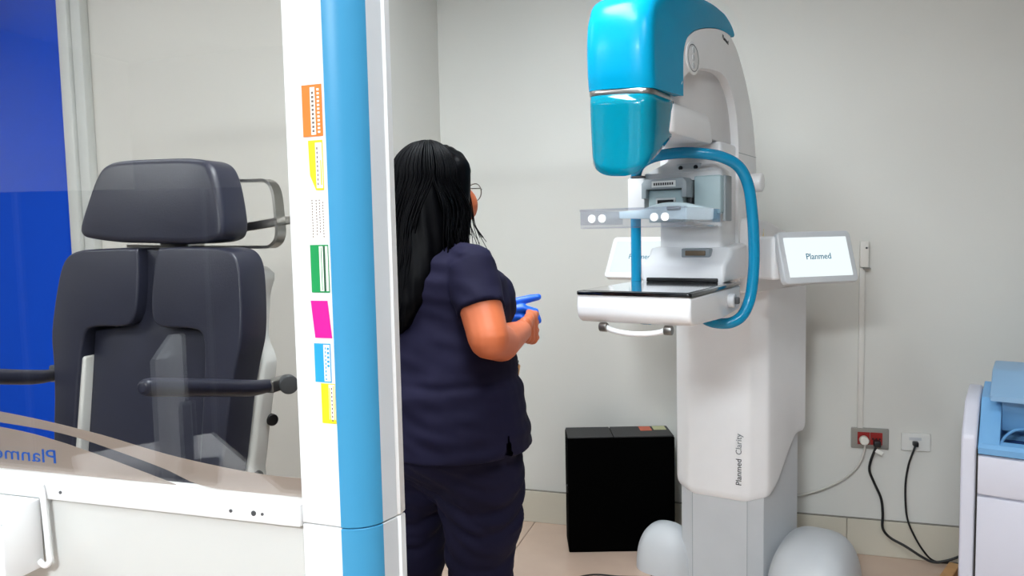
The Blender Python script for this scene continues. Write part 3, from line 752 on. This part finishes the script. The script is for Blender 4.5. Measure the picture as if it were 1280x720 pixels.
box('bottom_clip', STEEL, jb, -0.005, 0.024, -0.04, -0.0, -0.056, -0.0505, 0.001, 1)
# cables
def wpts(l): return [onwall(a, h, off) for a, h, off in l]
CAW = mat('cable_white', (206, 202, 194), 0.45); CAB = mat('cable_black', (16, 16, 18), 0.45)
c1 = thing('white_power_cable', 'white power cable from the red socket to the back of the machine', 'cable')
tube('cord', CAW, c1, wpts([(1.578, 0.478, 0.035), (1.575, 0.45, 0.03), (1.565, 0.405, 0.025), (1.53, 0.35, 0.022), (1.47, 0.30, 0.022), (1.39, 0.258, 0.022), (1.30, 0.228, 0.022), (1.20, 0.215, 0.03), (1.12, 0.215, 0.05)]), 0.0042, 10, 6)
plg = cyl('plug', mat('plug_white', (226, 222, 212), 0.4), c1, onwall(1.574, 0.492, 0.0295), -WN, 0.018, 0.032, 20, 0.005)
c2 = thing('black_power_cable', 'black power cable with white tag hanging from the red socket', 'cable')
tube('cord', CAB, c2, wpts([(1.622, 0.470, 0.026), (1.612, 0.445, 0.028), (1.600, 0.40, 0.022), (1.598, 0.36, 0.02), (1.617, 0.31, 0.02), (1.642, 0.25, 0.022), (1.648, 0.19, 0.03), (1.648, 0.13, 0.035), (1.675, 0.095, 0.04), (1.73, 0.07, 0.055), (1.79, 0.037, 0.07), (1.83, 0.025, 0.078), (1.88, 0.04, 0.082), (1.94, 0.075, 0.09), (2.0, 0.10, 0.10)]), 0.0052, 10, 6)
box('plug', CAB, c2, -0.013, 0.013, -0.034, 0.0, -0.012, 0.014, 0.004, 2, loc=onwall(1.623, 0.480, 0.012), rot=(0, 0, WROT))
box('paper_tag', PW, c2, 0, 0.028, -0.0006, 0.0006, -0.008, 0.008, smooth=0, loc=onwall(1.618, 0.455, 0.036), rot=(0, R(28), WROT))
c3 = thing('black_network_cable', 'black network cable hanging from the white outlet to the floor', 'cable')
tube('cord', CAB, c3, wpts([(1.763, 0.478, 0.028), (1.755, 0.455, 0.032), (1.742, 0.40, 0.022), (1.733, 0.33, 0.02), (1.733, 0.25, 0.02), (1.740, 0.175, 0.028), (1.765, 0.11, 0.035), (1.80, 0.05, 0.045), (1.84, 0.012, 0.036), (1.90, 0.010, 0.034), (1.98, 0.010, 0.034)]), 0.004, 10, 6)
box('plug', CAB, c3, -0.009, 0.009, -0.028, 0.0, -0.009, 0.010, 0.003, 2, loc=onwall(1.766, 0.487, 0.010), rot=(0, 0, WROT))
c4 = thing('floor_cable', 'dark cable lying on the floor tiles left of the machine foot', 'cable')
tube('cord', CAB, c4, [(0.20, 2.86, 0.004), (0.24, 2.90, 0.004), (0.31, 2.92, 0.004), (0.40, 2.90, 0.004), (0.50, 2.89, 0.004)], 0.003, 8, 6)

# ==================================================================  FILM PRINTER at the right edge
PR = Vector((1.502, 2.40, 0.085)); PYAW = R(-35)
pr = thing('film_printer', 'lilac white film printer with light blue top deck and lid', 'printer', PR, PYAW)
PW_ = mat('printer_white', (212, 211, 222), 0.4, var=0.015); PB = mat('printer_blue', (112, 166, 212), 0.4, var=0.02); PBD = mat('printer_blue_dark', (44, 74, 128), 0.45)
# local: x right, y depth
box('body', PW_, pr, 0.003, 0.62, 0.006, 0.40, 0.0, 0.54, 0.004, 2)
box('drawer_front', PW_, pr, 0.004, 0.62, -0.008, 0.01, 0.02, 0.404, 0.004, 2)
box('drawer_front', PW_, pr, 0.004, 0.62, -0.008, 0.01, 0.412, 0.538, 0.004, 2)
prism('side_cheek', PW_, pr, [(0.0, 0.0), (0.0, 0.585)] + cm2([(0.004, 0.60), (0.02, 0.615), (0.06, 0.645), (0.13, 0.695)], 4) + [(0.30, 0.715), (0.34, 0.69), (0.34, 0.0)], 'x', -0.045, 0.0, 0.010, 3, smooth=40)
box('seam', BLACK, pr, -0.0005, 0.0035, -0.004, 0.02, 0.0, 0.56, smooth=0)
# blue deck: sloped frame around a tray
dk_ = prism('deck', PB, pr, [(-0.004, 0.545), (-0.006, 0.565), (0.004, 0.577), (0.03, 0.584), (0.03, 0.545)], 'x', 0.003, 0.62, 0.002, 1, smooth=30)
prism('deck_side', PB, pr, [(0.02, 0.545), (0.004, 0.575), (0.135, 0.705), (0.30, 0.73), (0.30, 0.545)], 'x', 0.003, 0.062, 0.003, 2, smooth=30)
box('tray_floor', PBD, pr, 0.06, 0.62, 0.03, 0.17, 0.545, 0.560, smooth=0)
prism('tray_back', PB, pr, [(0.13, 0.60), (0.10, 0.72), (0.30, 0.74), (0.30, 0.545), (0.20, 0.545), (0.20, 0.60)], 'x', 0.062, 0.62, 0.003, 2, smooth=30)
tube('tray_rib', PB, pr, [(0.062, 0.03, 0.575), (0.075, 0.06, 0.595), (0.10, 0.10, 0.61), (0.14, 0.13, 0.612)], 0.005, 8, 4)
box('tray_tab', DKGREY, pr, 0.16, 0.22, -0.007, 0.004, 0.556, 0.572, 0.002, 1)
prism('lid', mat('printer_lid', (132, 168, 200), 0.4, var=0.02), pr, [(0.045, 0.712), (0.045, 0.728), (0.165, 0.792), (0.185, 0.797), (0.36, 0.797), (0.36, 0.74), (0.15, 0.735)], 'x', 0.030, 0.62, 0.006, 3, smooth=30)
# pallet under the printer
pa = thing('wooden_pallet', 'rough wooden pallet on the floor under the printer', 'pallet', (1.47, 2.43, 0), R(-35))
WO = mat('raw_wood', (196, 150, 100), 0.7, var=0.15, scale=14)
for k in range(5):
    box('plank', WO, pa, 0.0, 0.66, k * 0.095, k * 0.095 + 0.085, 0.062, 0.083, 0.002, 1)
for k in range(3):
    box('bearer', WO, pa, 0.02 + k * 0.28, 0.09 + k * 0.28, 0.0, 0.465, 0.0, 0.061, 0.002, 1)
pk = thing('wooden_batten', 'short pale wooden batten on the floor beside the printer', 'batten', (1.665, 2.815, 0), R(48))
box('stick', WO, pk, -0.10, 0.10, -0.020, 0.020, 0.0, 0.035, 0.003, 1)

# ==================================================================  out-of-view objects added only for their reflections in the glass
ps = thing('reflection_screen', 'unseen dark screen added to be mirrored in the lower glass pane', 'partition', (-3.0, 0.13, 0), math.atan2(-0.572, 0.82))  # added so the pane mirrors something dark below the bright veil
NAVF = mat('reflection_dark', (16, 17, 21), 0.9, var=0.08, spec=0.1)
for k in range(3):
    box('panel', NAVF, ps, -1.35 + k * 0.9, -0.46 + k * 0.9, -0.02, 0.02, 0.10, 1.62, 0.006, 1)
for k in range(4):
    box('post', DKGREY, ps, -1.375 + k * 0.9, -1.352 + k * 0.9, -0.025, 0.025, 0.0, 1.62, 0.003, 1)
    box('foot', DKGREY, ps, -1.38 + k * 0.9, -1.347 + k * 0.9, -0.22, 0.22, 0.0, 0.03, 0.004, 1)
tb = thing('reflection_desk', 'unseen narrow desk added under the mirrored monitor', 'desk', (-1.32, 0.90, 0), R(20))  # added only to carry the mirrored monitor
box('top', WARMW, tb, -0.35, 0.35, -0.2, 0.2, 0.71, 0.74, 0.004, 1)
for sx in (-0.32, 0.32):
    for sy in (-0.17, 0.17): box('leg', DKGREY, tb, sx - 0.02, sx + 0.02, sy - 0.02, sy + 0.02, 0, 0.71, 0.003, 1)
mo_ = thing('reflection_monitor', 'unseen grey backed monitor added for a pale reflection in the glass', 'monitor', (-1.25, 0.92, 0.74), R(35))  # added so the pane mirrors a pale patch
box('panel', LGREY, mo_, -0.24, 0.24, -0.02, 0.02, 0.06, 0.36, 0.008, 2)
box('stand', DKGREY, mo_, -0.03, 0.03, -0.05, -0.02, 0.0, 0.2, 0.004, 1)
box('foot', DKGREY, mo_, -0.12, 0.12, -0.11, 0.05, 0.0, 0.012, 0.004, 1)

# ==================================================================  WOMAN IN NAVY SCRUBS
PE = Vector((-0.19, 1.90, 0))
pe = thing('person', 'woman in navy scrubs with long black hair and one blue glove', 'person', PE, R(-50))
SKIN = mat('skin', (205, 108, 66), 0.5, var=0.05, scale=12)
SCR_ = mat('navy_scrubs', (24, 22, 45), 0.8, var=0.06, scale=9, spec=0.15, bump=0.05, bscale=500)
HAIR = mat('black_hair', (3, 3, 5), 0.45, var=0.3, scale=40, spec=0.07)
GLOV = mat('blue_nitrile', (10, 98, 225), 0.4, var=0.04)
def ball(bm, c, r, seg=20):
    b = bmesh.new(); bmesh.ops.create_uvsphere(b, u_segments=seg, v_segments=seg // 2, radius=1.0)
    r = (r, r, r) if not hasattr(r, '__len__') else r
    merge(bm, b, Matrix.Translation(Vector(c)) @ Matrix.Diagonal((r[0], r[1], r[2], 1)))
def chain(bm, pts, rad, seg=16):
    bm_tube(bm, [Vector(p) for p in pts], rad, seg)
    for p, r in zip(pts, rad): ball(bm, p, r, 14)
def ell(cx, cy, z, hx, hy, n=36, p=2.3, f=None):
    out = []
    for i in range(n):
        a = 2 * pi * i / n
        out.append((cx + hx * math.copysign(abs(cos(a)) ** (2 / p), cos(a)), cy + hy * math.copysign(abs(sin(a)) ** (2 / p), sin(a)), z))
    return out
def remesh(name, bm, voxel, it, mt, parent, post=None, fac=0.5):
    bmesh.ops.recalc_face_normals(bm, faces=bm.faces)
    me = bpy.data.meshes.new('tmp'); bm.to_mesh(me); bm.free()
    o = bpy.data.objects.new('tmp', me); COL.objects.link(o)
    rm = o.modifiers.new('r', 'REMESH'); rm.mode = 'VOXEL'; rm.voxel_size = voxel
    sm = o.modifiers.new('s', 'SMOOTH'); sm.iterations = it; sm.factor = fac
    dg = bpy.context.evaluated_depsgraph_get()
    out = bpy.data.meshes.new_from_object(o.evaluated_get(dg))
    bpy.data.objects.remove(o); bpy.data.meshes.remove(me)
    if post:
        nrm = [v.normal.copy() for v in out.vertices]
        for v, nn in zip(out.vertices, nrm): v.co = post(v.co.copy(), nn)
    out.name = name; out.materials.clear(); out.materials.append(mt); out.shade_smooth()
    q = bpy.data.objects.new(name, out); link(q, parent)
    return q
HYAW = R(9)
def H_(p):
    x, y, z = p; return (x * cos(HYAW) - y * sin(HYAW), x * sin(HYAW) + y * cos(HYAW), z)
# key joints (person frame: x = her right, y = forward, z up)
SH_R, EL_R, WR_R = (0.160, -0.012, 1.300), (0.258, -0.040, 1.142), (0.134, 0.164, 1.128)
SH_L, EL_L, WR_L = (-0.160, 0.0, 1.300), (-0.25, 0.02, 1.10), (-0.085, 0.155, 1.145)
# --- body
bm = bmesh.new()
ball(bm, H_((0, 0.010, 1.495)), (0.074, 0.090, 0.098)); ball(bm, H_((0, 0.048, 1.445)), (0.062, 0.062, 0.075))
ball(bm, H_((0, 0.062, 1.405)), (0.040, 0.040, 0.034)); ball(bm, H_((0.040, 0.070, 1.450)), (0.032, 0.032, 0.042)); ball(bm, H_((-0.036, 0.066, 1.452)), (0.030, 0.030, 0.036))
chain(bm, [H_((0, 0.098, 1.49)), H_((0, 0.112, 1.458))], [0.009, 0.014])                      # nose
chain(bm, [H_((-0.018, 0.098, 1.425)), H_((0.018, 0.098, 1.425))], [0.009, 0.009])             # mouth
for s in (-1, 1): ball(bm, H_((s * 0.076, 0.0, 1.468)), (0.010, 0.018, 0.030))                # ears
chain(bm, [(0, -0.005, 1.30), (0, 0.01, 1.42)], [0.062, 0.055])
loft([ell(0, 0.0, z, hx, hy) for z, hx, hy in ((0.80, 0.16, 0.12), (0.95, 0.17, 0.13), (1.1, 0.15, 0.12), (1.22, 0.15, 0.11), (1.32, 0.13, 0.07))], bm=bm)
chain(bm, [SH_R, ((SH_R[0] + EL_R[0]) / 2, -0.026, 1.222), EL_R], [0.046, 0.051, 0.047])
chain(bm, [EL_R, (0.215, 0.03, 1.120), WR_R], [0.047, 0.045, 0.027])
chain(bm, [SH_L, EL_L], [0.046, 0.047]); chain(bm, [EL_L, (-0.19, 0.07, 1.115), WR_L], [0.047, 0.043, 0.027])
for s in (-1, 1): chain(bm, [(s * 0.09, 0.0, 0.84), (s * 0.108, s * 0.033, 0.50), (s * 0.100, s * 0.033 - 0.02, 0.09)], [0.07, 0.048, 0.035])
# right hand: palm and five curled fingers
def off(p): return (p[0] + 0.006, p[1] + 0.014, p[2] + 0.002)
for t in (0.0, 0.35, 0.7, 1.0):
    c = Vector(WR_R).lerp(Vector((0.074, 0.252, 1.120)), t)
    for dz in (-0.027, -0.009, 0.009, 0.027): ball(bm, (c.x, c.y, c.z + dz * (0.5 + 0.5 * t)), 0.017 + 0.001 * t, 12)
for k, (z, L) in enumerate(((1.152, 0.95), (1.130, 1.0), (1.108, 0.95), (1.088, 0.8))):
    chain(bm, [off(p) for p in ((0.070, 0.236, z), (0.050, 0.268, z + 0.001), (0.018 + 0.004 * k, 0.272 - 0.004 * k, z - 0.004), (0.004 + 0.008 * k, 0.248, z - 0.006))], [0.0125, 0.0115, 0.0105, 0.009], 10)
chain(bm, [off(p) for p in ((0.108, 0.185, 1.134), (0.086, 0.212, 1.150), (0.058, 0.242, 1.158), (0.034, 0.258, 1.158))], [0.016, 0.0135, 0.012, 0.0095], 10)
body = remesh('body', bm, 0.0042, 5, SKIN, pe)
# face details
EYEW = mat('eye_white', (230, 226, 220), 0.3); LIPM = mat('lips', (160, 84, 76), 0.5)
for s in (-1, 1):
    bm = bmesh.new(); ball(bm, H_((s * 0.032, 0.088, 1.488)), (0.013, 0.008, 0.007), 12); e = finish('eye', bm, EYEW, body, smooth=60)
    bm = bmesh.new(); ball(bm, H_((s * 0.032, 0.0955, 1.488)), (0.005, 0.002, 0.005), 10); finish('iris', bm, BLACK, body, smooth=60)
bm = bmesh.new(); chain(bm, [H_((-0.020, 0.103, 1.425)), H_((0, 0.107, 1.426)), H_((0.020, 0.103, 1.425))], [0.003, 0.006, 0.003], 8); finish('lips', bm, LIPM, body, smooth=60)
# --- gloved left hand
bm = bmesh.new()
chain(bm, [(-0.135, 0.108, 1.135), WR_L], [0.038, 0.033])
for t in (0.0, 0.35, 0.7, 1.0):
    c = Vector(WR_L).lerp(Vector((-0.018, 0.228, 1.160)), t)
    for dz in (-0.026, -0.009, 0.009, 0.026): ball(bm, (c.x, c.y, c.z + dz * (0.55 + 0.45 * t)), 0.017, 12)
chain(bm, [(-0.018, 0.228, 1.180), (0.004, 0.262, 1.188), (0.024, 0.290, 1.195), (0.038, 0.310, 1.199)], [0.0130, 0.012, 0.0115, 0.0095], 10)      # index, stretched out
chain(bm, [(-0.012, 0.232, 1.162), (0.022, 0.268, 1.170), (0.044, 0.292, 1.160), (0.048, 0.300, 1.135)], [0.0130, 0.012, 0.011, 0.0095], 10)
chain(bm, [(-0.012, 0.232, 1.145), (0.016, 0.262, 1.146), (0.034, 0.280, 1.136), (0.036, 0.286, 1.112)], [0.0125, 0.0115, 0.0105, 0.009], 10)
chain(bm, [(-0.014, 0.230, 1.130), (0.004, 0.250, 1.124), (0.016, 0.262, 1.112), (0.016, 0.266, 1.095)], [0.0115, 0.0105, 0.0095, 0.0085], 10)
chain(bm, [(-0.060, 0.170, 1.165), (-0.020, 0.180, 1.180), (0.012, 0.205, 1.184), (0.030, 0.225, 1.180)], [0.017, 0.0145, 0.0125, 0.0095], 10)
remesh('blue_glove', bm, 0.0032, 4, GLOV, pe)
# --- scrub top
def wr(co, nn, amp=1.0):
    x, y, z = co
    d = noise.noise(Vector((x * 5, y * 5, z * 16))) * 0.008 + noise.noise(Vector((x * 12 + 3, y * 12, z * 34 + 8 * x))) * 0.0045
    d += 0.006 * math.exp(-((z - 1.045 + 0.02 * sin(x * 9)) / 0.012) ** 2) * -1 * (0.6 + 0.4 * sin(7 * x + 5 * y))
    return co + nn * d * amp * 1.3
bm = bmesh.new()
T = [(0.848, 0.250, 0.196, 0.006), (0.90, 0.246, 0.192, 0.004), (0.97, 0.236, 0.186, 0.002), (1.035, 0.218, 0.174, 0.004), (1.10, 0.202, 0.158, 0.010), (1.17, 0.190, 0.148, 0.016), (1.22, 0.186, 0.142, 0.014),
     (1.27, 0.185, 0.135, 0.008), (1.315, 0.170, 0.105, -0.004), (1.345, 0.130, 0.085, -0.010), (1.372, 0.082, 0.070, -0.008), (1.385, 0.070, 0.064, -0.004)]
loft([ell(0, cy, z, hx, hy, p=2.25) for z, hx, hy, cy in T], bm=bm)
for s in (-1, 1): ball(bm, (s * 0.078, 0.098, 1.200), (0.078, 0.070, 0.080))
chain(bm, [(0.10, -0.005, 1.305), SH_R], [0.058, 0.058])
v = (Vector(EL_R) - Vector(SH_R)); 
bm_tube(bm, [Vector(SH_R), Vector(SH_R) + v * 0.3, Vector(SH_R) + v * 0.62], [0.060, 0.061, 0.060], 24)
chain(bm, [(-0.10, -0.005, 1.305), SH_L], [0.058, 0.058])
v = (Vector(EL_L) - Vector(SH_L)); bm_tube(bm, [Vector(SH_L), Vector(SH_L) + v * 0.62], [0.064, 0.062], 24)
top = remesh('scrub_top', bm, 0.0055, 3, SCR_, pe, post=wr)
# open side slit at the hem
b2 = bmesh.new(); b2.from_mesh(top.data)
kill = []
for f_ in b2.faces:
    c = f_.calc_center_median()
    if c.x > 0.15 and c.z < 0.905 and abs(c.y - 0.022) < 0.016 * (0.905 - c.z) / 0.055: kill.append(f_)
bmesh.ops.delete(b2, geom=kill, context='FACES'); b2.to_mesh(top.data); b2.free()
# --- trousers
def wt_(co, nn):
    x, y, z = co
    d = noise.noise(Vector((x * 7 + 9, y * 7, z * 12))) * 0.010 + noise.noise(Vector((x * 10, y * 10 + 4, z * 34 + x * 30))) * 0.008
    for zc, a in ((0.53, 0.010), (0.60, 0.008), (0.70, 0.010), (0.76, 0.007)):
        d -= a * math.exp(-((z - zc + 0.5 * (x - 0.1) - 0.3 * y) / 0.014) ** 2)
    return co + nn * d
bm = bmesh.new()
loft([ell(0, cy, z, hx, hy, p=2.3) for z, hx, hy, cy in ((0.70, 0.06, 0.03, 0.0), (0.74, 0.13, 0.08, 0.0), (0.79, 0.185, 0.135, 0.0), (0.84, 0.214, 0.170, -0.002), (0.90, 0.220, 0.172, 0.0), (0.98, 0.200, 0.160, 0.0))], bm=bm)
for s in (-1, 1):
    dy = 0.035 if s > 0 else -0.035
    rings = [ell(s * x, y + dy * min(1, (0.9 - z) / 0.15), z, hx * (0.98 if s > 0 else 1.06), hy * (0.84 if s > 0 else 0.92), 28, 2.2) for z, x, y, hx, hy in ((0.86, 0.110, 0.0, 0.110, 0.150), (0.76, 0.113, 0.005, 0.110, 0.138), (0.66, 0.112, 0.008, 0.098, 0.118), (0.55, 0.108, 0.002, 0.082, 0.098), (0.46, 0.104, -0.006, 0.076, 0.088), (0.35, 0.102, -0.015, 0.076, 0.088), (0.20, 0.100, -0.022, 0.073, 0.085), (0.055, 0.098, -0.022, 0.072, 0.086))]
    loft(rings, bm=bm)
tr_ = remesh('scrub_trousers', bm, 0.007, 3, SCR_, pe, post=wt_)
# --- shoes
SHOE = mat('shoe_black', (22, 22, 24), 0.45)
for s in (-1, 1):
    rings = [ell(s * 0.10, y, 0.0, 0, 0, 4) for y in ()]
    bm = bmesh.new()
    for y, hx, h in ((-0.085, 0.030, 0.05), (-0.06, 0.038, 0.07), (0.0, 0.040, 0.075), (0.06, 0.044, 0.06), (0.11, 0.045, 0.045), (0.15, 0.036, 0.035), (0.17, 0.02, 0.022)):
        ring = [(s * 0.10 + hx * cos(a), y + s * 0.033, max(0.0, h * 0.5 + h * 0.6 * sin(a))) for a in [2 * pi * i / 20 for i in range(20)]]
        rings.append(ring)
    finish('shoe', loft(rings, bm=bm), SHOE, pe, smooth=60)
# --- hair
bm = bmesh.new()
ball(bm, H_((0, -0.018, 1.508)), (0.089, 0.094, 0.099)); ball(bm, H_((0, 0.018, 1.535)), (0.078, 0.082, 0.068)); ball(bm, H_((0.0, -0.035, 1.46)), (0.088, 0.082, 0.10))
for s in (-1, 1):
    chain(bm, [H_((s * 0.060, 0.025, 1.535)), H_((s * 0.074, 0.016, 1.47)), H_((s * 0.082, 0.008, 1.40)), H_((s * 0.090, -0.008, 1.34))], [0.034, 0.026, 0.022, 0.014])
loft([ell(0, cy, z, hx, hy, 36, 2.2) for z, hx, hy, cy in ((1.57, 0.05, 0.05, -0.03), (1.53, 0.085, 0.078, -0.028), (1.47, 0.095, 0.084, -0.036), (1.40, 0.102, 0.084, -0.046), (1.34, 0.108, 0.076, -0.066), (1.28, 0.110, 0.060, -0.094), (1.22, 0.102, 0.048, -0.118), (1.165, 0.075, 0.034, -0.135), (1.14, 0.045, 0.02, -0.142))], bm=bm)
hair = remesh('hair', bm, 0.006, 4, HAIR, pe, post=lambda co, nn: co + nn * 0.004 * noise.noise(Vector((co.x * 60 + co.z * 3, co.y * 60, co.z * 5))))
bm = bmesh.new()
for k in range(230):
    a = random.uniform(R(20), R(160)) if k % 3 else random.choice((random.uniform(R(-8), R(20)), random.uniform(R(160), R(188))))
    # a: angle round the head, 0 = her right, 90 = back
    ca, sa_ = cos(a), sin(a)
    r0 = 1.012 + random.uniform(0, 0.03)
    P = []
    for el in (82, 62, 40, 18, 0):
        e_ = R(el); P.append(H_((0.091 * r0 * ca * cos(e_), -0.018 - 0.097 * r0 * sa_ * cos(e_), 1.506 + 0.101 * r0 * sin(e_))))
    x0 = 0.090 * ca; 
    if sa_ > 0.58:
        zend = random.uniform(1.13, 1.24)
        for z in (1.42, 1.34, 1.26, zend):
            t = (1.5 - z) / 0.35
            P.append((x0 * (1 + 0.12 * t) + random.uniform(-.006, .006), -0.108 - 0.070 * t + 0.05 * (1 - sa_) + random.uniform(-.005, .003) - 0.02 * (sa_ - 0.7), z))
    else:
        zend = random.uniform(1.32, 1.37) if sa_ < 0.25 else random.uniform(1.30, 1.35); y0 = P[-1][1] * (1.0 if sa_ < 0.3 else 1.25) - 0.008
        for z in (1.44, zend + 0.03, zend):
            t = (1.5 - z) / 0.2
            q = (math.copysign(0.098 + 0.012 * t, ca) + random.uniform(-.008, .006), y0 * 0.9 + 0.012 + random.uniform(-.012, .018) , z)
            P.append(H_(q))
    rr = [0.0022] * len(P); rr[-1] = 0.0004; rr[0] = 0.001
    Q = catmull(P, 4); rq = []
    for i in range(len(P) - 1):
        for j in range(4): rq.append(rr[i] + (rr[i + 1] - rr[i]) * j / 4)
    rq.append(rr[-1])
    bm_tube(bm, Q, rq, 5, cap=False)
for k in range(9):
    yy = random.uniform(0.030, 0.060); zz = random.uniform(1.325, 1.375)
    bm_tube(bm, catmull([H_((0.080, 0.035, 1.52)), H_((0.084, yy * 0.9, 1.45)), H_((0.088, yy, 1.40)), H_((0.092 + random.uniform(0, .02), yy + random.uniform(0.0, .03), zz))], 5), 0.0009, 5, cap=False)
finish('hair_locks', bm, HAIR, hair, smooth=80)['kind'] = 'stuff'
# --- glasses
GOLD = mat('spectacle_metal', (110, 100, 92), 0.3, metal=0.9)
bm = bmesh.new()
for s in (-1, 1):
    ringp = [H_((s * 0.036 + 0.026 * cos(t), 0.112 - 0.006 * abs(cos(t)), 1.484 + 0.022 * sin(t))) for t in [2 * pi * i / 24 for i in range(25)]]
    bm_tube(bm, ringp, 0.0013, 6)
    bm_tube(bm, [H_(p) for p in ((s * 0.062, 0.108, 1.490), (s * 0.079, 0.085, 1.491), (s * 0.083, 0.02, 1.488), (s * 0.083, -0.01, 1.475))], 0.0013, 6)
bm_tube(bm, [H_((-0.010, 0.113, 1.488)), H_((0, 0.116, 1.491)), H_((0.010, 0.113, 1.488))], 0.0012, 6)
finish('glasses', bm, GOLD, pe, smooth=60)
# --- pocket zip on the trousers
tube('pocket_zip', mat('zip_grey', (120, 120, 130), 0.4), tr_, [(0.208, -0.015, 0.772), (0.2125, 0.015, 0.778), (0.210, 0.050, 0.787)], 0.0022, 6, 5)

# small tan object in the pocket of the scrub top
bd = thing('tape_roll', 'small tan roll sticking out of the front pocket of the scrubs', 'tape roll', PE + Vector((0.192, -0.046, 1.0)), R(-50))
cyl('roll', mat('tan_tape', (206, 160, 110), 0.6), bd, (0, 0, 0.032), (0.3, 0, 1), 0.012, 0.04, 18, 0.003)
cyl('cap', DKGREY, bd, (0.007, 0, 0.056), (0.3, 0, 1), 0.006, 0.012, 12, 0.001)
